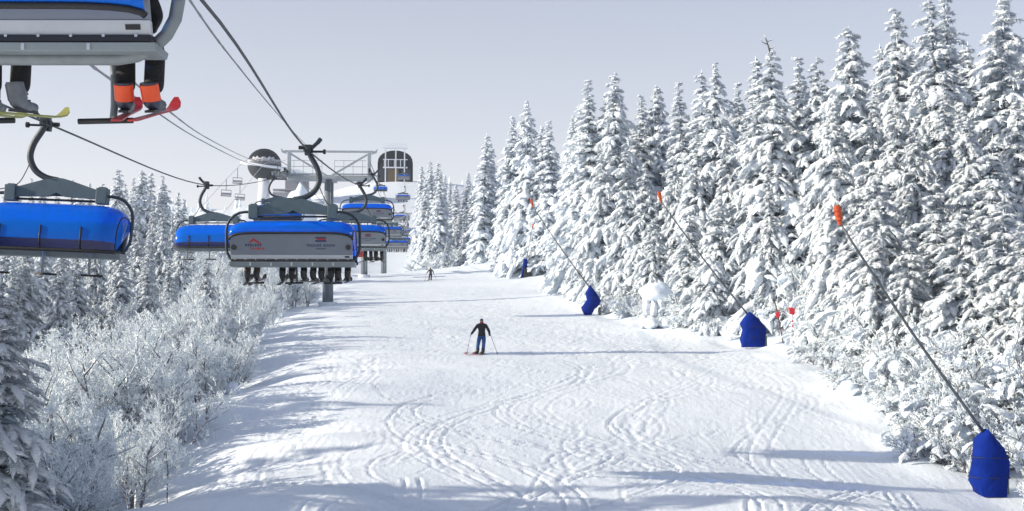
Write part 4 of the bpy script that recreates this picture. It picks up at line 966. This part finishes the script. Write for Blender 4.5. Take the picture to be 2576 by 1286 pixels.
# old lift: rope and small open chairs
oc = [P(470, 560, 205), P(523, 502, 222), P(569.5, 451, 238), P(598, 422, 256), P(618, 404, 272), P(640, 398, 282)]
rope('haul_rope', oc, .05, M['rope_frost'], 'thin rope of the old lift climbing to the dark terminal', 6)
rope('haul_rope', [p+Vector((4.5, 0, -.6)) for p in oc], .05, M['rope_frost'], 'second thin rope of the old lift, right of the first', 6)
def old_chair(pos, label):
    o = empty('old_chair', pos, .5, label, 'chair lift', 'open chairs of the old lift')
    MB().tube([(0, 0, 0), (0, 0, -2.2)], .06, 6).build('hanger', M['steel_dark'], o); h = MB(); h.tube([(-1, 0, -2.2), (1, 0, -2.2)], .06, 5)
    for sx in (-1, 1): h.tube([(sx, 0, -2.2), (sx, 0, -3.4)], .05, 5)
    h.build('frame', M['steel_dark'], o); MB().box((0, .2, -3.35), (2.0, .55, .12)).build('seat', M['steel_dark'], o); MB().box((0, -.08, -2.95), (2.0, .07, .45)).build('backrest', M['wall'], o)
for (u, v, d), lab in (((569.5, 451, 238), 'dark open chair of the old lift hanging lowest left'), ((598, 422, 256), 'dark open chair of the old lift nearest the terminal'), ((604, 462, 246), 'pale open chair of the old lift hanging right of the others')):
    old_chair(P(u, v, d), lab)
# hut and snow heap behind the tower
c = P(748, 452, 292); g = gz(c.x, c.y); hut = empty('hut', (c.x, c.y, g), .1, 'small pale hut with two dark windows seen behind the tower frame', 'hut')
MB().box((0, 0, (c.z-g)/2), (5.5, 4, c.z-g+2.4)).build('wall', M['wall'], hut); top = (c.z-g)+1.2
for x in (-.9, .9): MB().box((x, -2.03, top-.9), (1.3, .1, 1.1)).build('window', M['glass'], hut)
MB().prism([(-3.1, top), (3.1, top), (0, top+1.1)], lambda x, z: (x, -2.3, z), lambda x, z: (x, 2.3, z)).build('roof', M['snow'], hut)
def heap(pos, r, h, label, seed):
    mb = MB(); n, k = 12, 20; vs, fs = [], []
    for i in range(n+1):
        for j in range(k):
            a = 2*math.pi*j/k; q = i/n; p = Vector((r*q*math.cos(a), r*q*math.sin(a), 0)); p.z = h*(1-q*q)**1.3+.25*h*mnoise.noise(p*.6+Vector((seed, 0, 0)))*(1-q)-.3*q
            vs.append(p)
    for i in range(n):
        for j in range(k): fs.append((i*k+j, i*k+(j+1) % k, (i+1)*k+(j+1) % k, (i+1)*k+j))
    o = mb.add(vs, fs).build('snow_heap', M['snow'], None, True); o.location = pos; return tag(o, label, 'snow heap')
c = P(752, 510, 250); heap((c.x, c.y, gz(c.x, c.y)), 4.5, P(752, 462, 250).z-gz(c.x, c.y), 'steep rimed snow heap left of the tower mast', 2)

# ------------------------------------------------------------------ snow guns
def snow_gun(u, d, cover, pole_base, head_uv, head_len, label, hydrant=True, lean_d=0.0):
    b = on_ground(u, d); base_v = max(p[1] for p in cover)
    dz = b.z-P(u, base_v, d).z                        # stand the traced cover on the ground it really has
    o = empty('snow_gun', (b.x, b.y, b.z), 0, label, 'snow gun', 'snow guns along the right edge')
    def Q(uu, vv, dd=d): return P(uu, vv, dd)+Vector((0, 0, dz))-b
    n = len(cover); cen = Vector((sum(p[0] for p in cover)/n, sum(p[1] for p in cover)/n, 0))
    mb = MB(); rings = []
    for off, sc in ((-.34, .55), (-.27, .86), (-.12, 1.0), (.14, 1.0), (.30, .84), (.38, .5)):
        rings.append([Q(cen.x+(uu-cen.x)*(sc if vv < base_v-4 else 1), cen.y+(vv-cen.y)*(sc if vv < base_v-4 else 1))+Vector((0, off, 0)) for uu, vv in cover])
    vs = [p for r in rings for p in r]; fs = []
    for i in range(len(rings)-1):
        for j in range(n): fs.append((i*n+j, (i+1)*n+j, (i+1)*n+(j+1) % n, i*n+(j+1) % n))
    fs.append(tuple(range(n))); fs.append(tuple(range((len(rings))*n-1, (len(rings)-1)*n-1, -1)))
    mb.add(vs, fs).build('cover', M['gun_blue'], o, True, 62)
    top_v = min(p[1] for p in cover)
    for t in (.42, .72):                                # webbing straps
        vv = top_v+(base_v-top_v)*t; xs_ = []
        for j in range(n):
            (u0, v0), (u1, v1) = cover[j], cover[(j+1) % n]
            if (v0-vv)*(v1-vv) < 0: xs_.append(u0+(u1-u0)*(vv-v0)/(v1-v0))
        if len(xs_) < 2: continue
        xa, xb = min(xs_), max(xs_); ca = (xa+xb)/2; hw = (xb-xa)/2
        loop = [Q(ca+hw*k1, vv)+Vector((0, k2, 0)) for k1, k2 in ((-1.02, -.12), (-.9, -.29), (0, -.35), (.9, -.29), (1.02, -.12), (1.02, .16), (.85, .33), (-.85, .33), (-1.02, .16))]; loop.append(loop[0])
        MB().tube(loop, .016, 5, cap=False).build('strap', M['strap'], o, True)
    A_, B_ = Q(*pole_base), Q(*head_uv, d+lean_d); rp = .040
    k = 8; MB().tube([A_.lerp(B_, t/k)+Vector((0, 0, -.12*math.sin(math.pi*t/k))) for t in range(k+1)], [rp*(1.1-.35*t/k) for t in range(k+1)], 8).build('boom', M['pole'], o, True)
    dirv = (B_-A_).normalized(); hd = MB(); ax = (dirv+Vector((.35, 0, .35))).normalized()
    e = B_+ax*head_len; hd.tube([B_-ax*.05, B_+ax*head_len*.15, B_+ax*head_len*.5, e], [.04, .065, .085, .08], 8)
    hh = hd.build('nozzle_head', M['orange'], o, True, 40)
    for t in (.25, .5, .75): MB().tube([B_+ax*head_len*(t-.06), B_+ax*head_len*(t+.06)], .105, 9).build('nozzle_ring', M['orange'], hh, True, 40)
    if hydrant:
        x = max(p[0] for p in cover); h = Q(x-2, base_v); MB().tube([h+Vector((0, .1, -.2)), h+Vector((0, .1, .55))], .10, 8).build('hydrant', M['hydrant'], o, True)
    return o
snow_gun(2490, 30.0, [(2481, 1062), (2500, 1085), (2522, 1110), (2535, 1145), (2534, 1178), (2520, 1229), (2462, 1229), (2440, 1192), (2450, 1140), (2453, 1088)], (2476, 1072), (2113, 545), .46, 'nearest blue-wrapped snow gun in the bottom right corner, its long boom leaning left')
snow_gun(1895, 59.0, [(1885, 782), (1908, 800), (1928, 826), (1921, 871), (1868, 872), (1862, 852), (1868, 828), (1862, 812), (1870, 800)], (1882, 790), (1663, 505), .52, 'blue-wrapped snow gun beside the red marker poles, boom leaning left')
snow_gun(1487, 84.0, [(1484, 717), (1498, 735), (1511, 755), (1508, 768), (1496, 778), (1488, 793), (1469, 792), (1462, 775), (1476, 755), (1473, 738)], (1482, 722), (1340, 520), .55, 'blue-wrapped snow gun left of the snow-capped bush, boom leaning left')
snow_gun(1320, 146.0, [(1317, 630), (1326, 630), (1327, 652), (1321, 660), (1318, 683), (1309, 683), (1314, 655)], (1323, 634), (1338, 553), .55, 'distant snow gun with upright pole and navy cover on the crest', False)
b = on_ground(1328, 145); mb = MB(); mb.box((0, 0, .45), (.95, .7, .9)); mb.box((-.28, 0, 1.05), (.4, .5, .55)); fan = mb.build('equipment_box', M['black'], None, bevel=.05); fan.location = b; tag(fan, 'black equipment box beside the distant snow gun on the crest', 'box')

# red marker poles
b = on_ground(1971, 58); mk = empty('marker_pole', b, 0, 'thin dark marker pole with a red flag, leaning left beside the second snow gun', 'pole', 'marker poles')
top = P(1948, 763, 58)+Vector((0, 0, b.z-P(1971, 876, 58).z))-b
MB().tube(spline([(0, 0, -.2), top*.5, top*.9, top+Vector((-.08, 0, 0))], 4), .032, 6).build('pole', M['bamboo'], mk, True)
f = MB(); q = top*.66; f.prism([(q.x-.08, q.z-.12), (q.x+.07, q.z-.16), (q.x+.1, q.z+.05), (q.x, q.z+.2), (q.x-.1, q.z+.08)], lambda x, z: (x, -.06, z), lambda x, z: (x, .06, z)); f.build('flag', M['pinkred'], mk)
b = on_ground(1992, 57.5); mk = empty('marker_pole', b, 0, 'rimed red and white striped marker post with a red head', 'pole', 'marker poles')
MB().tube([(0, 0, -.2), (0, 0, 1.75)], .05, 8).build('post', M['ice'], mk, True)
for k in range(5): MB().tube([(0, 0, .1+k*.24), (.015, 0, .19+k*.24)], .056, 8).build('stripe', M['pinkred'], mk, True)
MB().prism([(-.12, 1.45), (.1, 1.4), (.13, 1.72), (-.16, 1.78)], lambda x, z: (x, -.07, z), lambda x, z: (x, .07, z)).build('head', M['pinkred'], mk)
# small dark posts beyond the crest
for u, d, h_ in ((1063, 185, 1.3), (1052, 200, 1.3)):
    b = on_ground(u, d); o = MB().tube([(0, 0, -.2), (0, 0, h_)], .09, 6).build('trail_post', M['steel_dark'], None); o.location = b
    tag(o, 'small dark post on the upper slope '+('near the distant figure' if u == 1063 else 'further up than the other post'), 'post', 'posts on the upper slope')

# the bush buried under a big round cap of snow
def blob(mb, c, r, seed, n=10, k=14, amp=.16):
    vs, fs = [], []; c = Vector(c); off = Vector((seed*3.7, seed*1.3, 0))
    for i in range(n+1):
        a = math.pi*i/n
        for j in range(k):
            b_ = 2*math.pi*j/k; d = Vector((math.sin(a)*math.cos(b_), math.sin(a)*math.sin(b_), math.cos(a)))
            q = Vector((d.x*r[0], d.y*r[1], d.z*r[2])); vs.append(c+q*(1+amp*mnoise.noise(d*1.8+off)+.5*amp*mnoise.noise(d*4+off)))
    for i in range(n):
        for j in range(k): fs.append((i*k+j, (i+1)*k+j, (i+1)*k+(j+1) % k, i*k+(j+1) % k))
    mb.add(vs, fs)
b = on_ground(1655, 71); bush = empty('snow_capped_bush', b, 0, 'bush buried under one big round cap of snow at the right piste edge', 'bush'); bush.scale = (.9, .9, .9)
mb = MB(); blob(mb, (-.1, 0, 2.15), (1.08, .95, .78), 1, 16, 24, .22); mb.build('snow_cap', M['snow'], bush, True)
for i, (x, y_, z, rx, rz_) in enumerate(((-.78, -.35, 1.35, .30, .62), (-.35, -.62, 1.15, .26, .62), (.10, -.66, 1.25, .24, .75), (.50, -.5, 1.2, .28, .66), (.82, -.2, 1.35, .27, .6), (-.45, -.85, .28, .52, .42), (.38, -.9, .2, .48, .38), (-.95, -.4, .35, .4, .5), (1.0, -.5, .3, .5, .5), (1.35, .0, 1.35, .36, .95), (1.7, -.1, .75, .42, .8), (2.05, .1, .4, .45, .6))):
    mb = MB(); blob(mb, (x, y_, z), (rx, rx*.9, rz_), i+3, 10, 12, .5); mb.build('snow_lobe', M['bough'], bush, True)
for i in range(4):
    o = link('branches', BRUSH[i][0], bush, ((-.4, .5, 1.2, 0)[i], (.2, .1, .2, -.45)[i], -.1)); o.scale = (.5, .5, .55); o.rotation_euler = (0, 0, i)
# little snow-covered stumps at the edges
for (u, d, r_, lab) in ((2130, 41.5, .42, 'rounded snow lump at the right piste edge before the tall brush'), (586, 44, .3, 'small snow mound at the left piste edge below the lettered chair')):
    b = on_ground(u, d); mb = MB(); blob(mb, (0, 0, .2), (r_, r_*.9, r_*.9), u, 9, 14, .35); blob(mb, (r_*.9, .2, .05), (r_*.7, r_*.7, r_*.5), u+1, 8, 12, .35)
    o = mb.build('snow_lump', M['snow'], None, True); o.location = b; tag(o, lab, 'snow mound')

# ------------------------------------------------------------------ thin haze in the air
hz = bpy.data.materials.new('thin_haze'); hz.use_nodes = True; nt = hz.node_tree; nt.nodes.clear()
pv = nt.nodes.new('ShaderNodeVolumePrincipled'); pv.inputs['Color'].default_value = (.78, .88, 1, 1); pv.inputs['Density'].default_value = 0.0003; pv.inputs['Anisotropy'].default_value = 0.2
ho = nt.nodes.new('ShaderNodeOutputMaterial'); nt.links.new(pv.outputs[0], ho.inputs['Volume'])
zlo = float(GZ.min())-1.0
mb = MB(); mb.box((0, 1700, (zlo+80)/2), (45000, 4400, 80-zlo)); hb_ = mb.build('haze', hz, None); hb_['kind'] = 'stuff'; hb_['label'] = 'thin cold haze in the air over the slope'


# ------------------------------------------------------------------ trees of one small clump are told apart by their order
byg = {}
for o in list(scene.objects):
    if o.parent is None and o.get('group') and o.get('category') in ('tree', 'sapling', 'shrub', 'person'): byg.setdefault((o['group'], o['label']), []).append(o)
for (gname, lab), obs in byg.items():
    if 2 <= len(obs) <= 16 and len(lab.split()) <= 12:
        obs.sort(key=lambda q: q.location.x/max(1.0, q.location.y))
        stem_ = lab.replace('one of the ', '')
        for k, q in enumerate(obs):
            q['label'] = f"{stem_}, {ORD[k]} from the left"
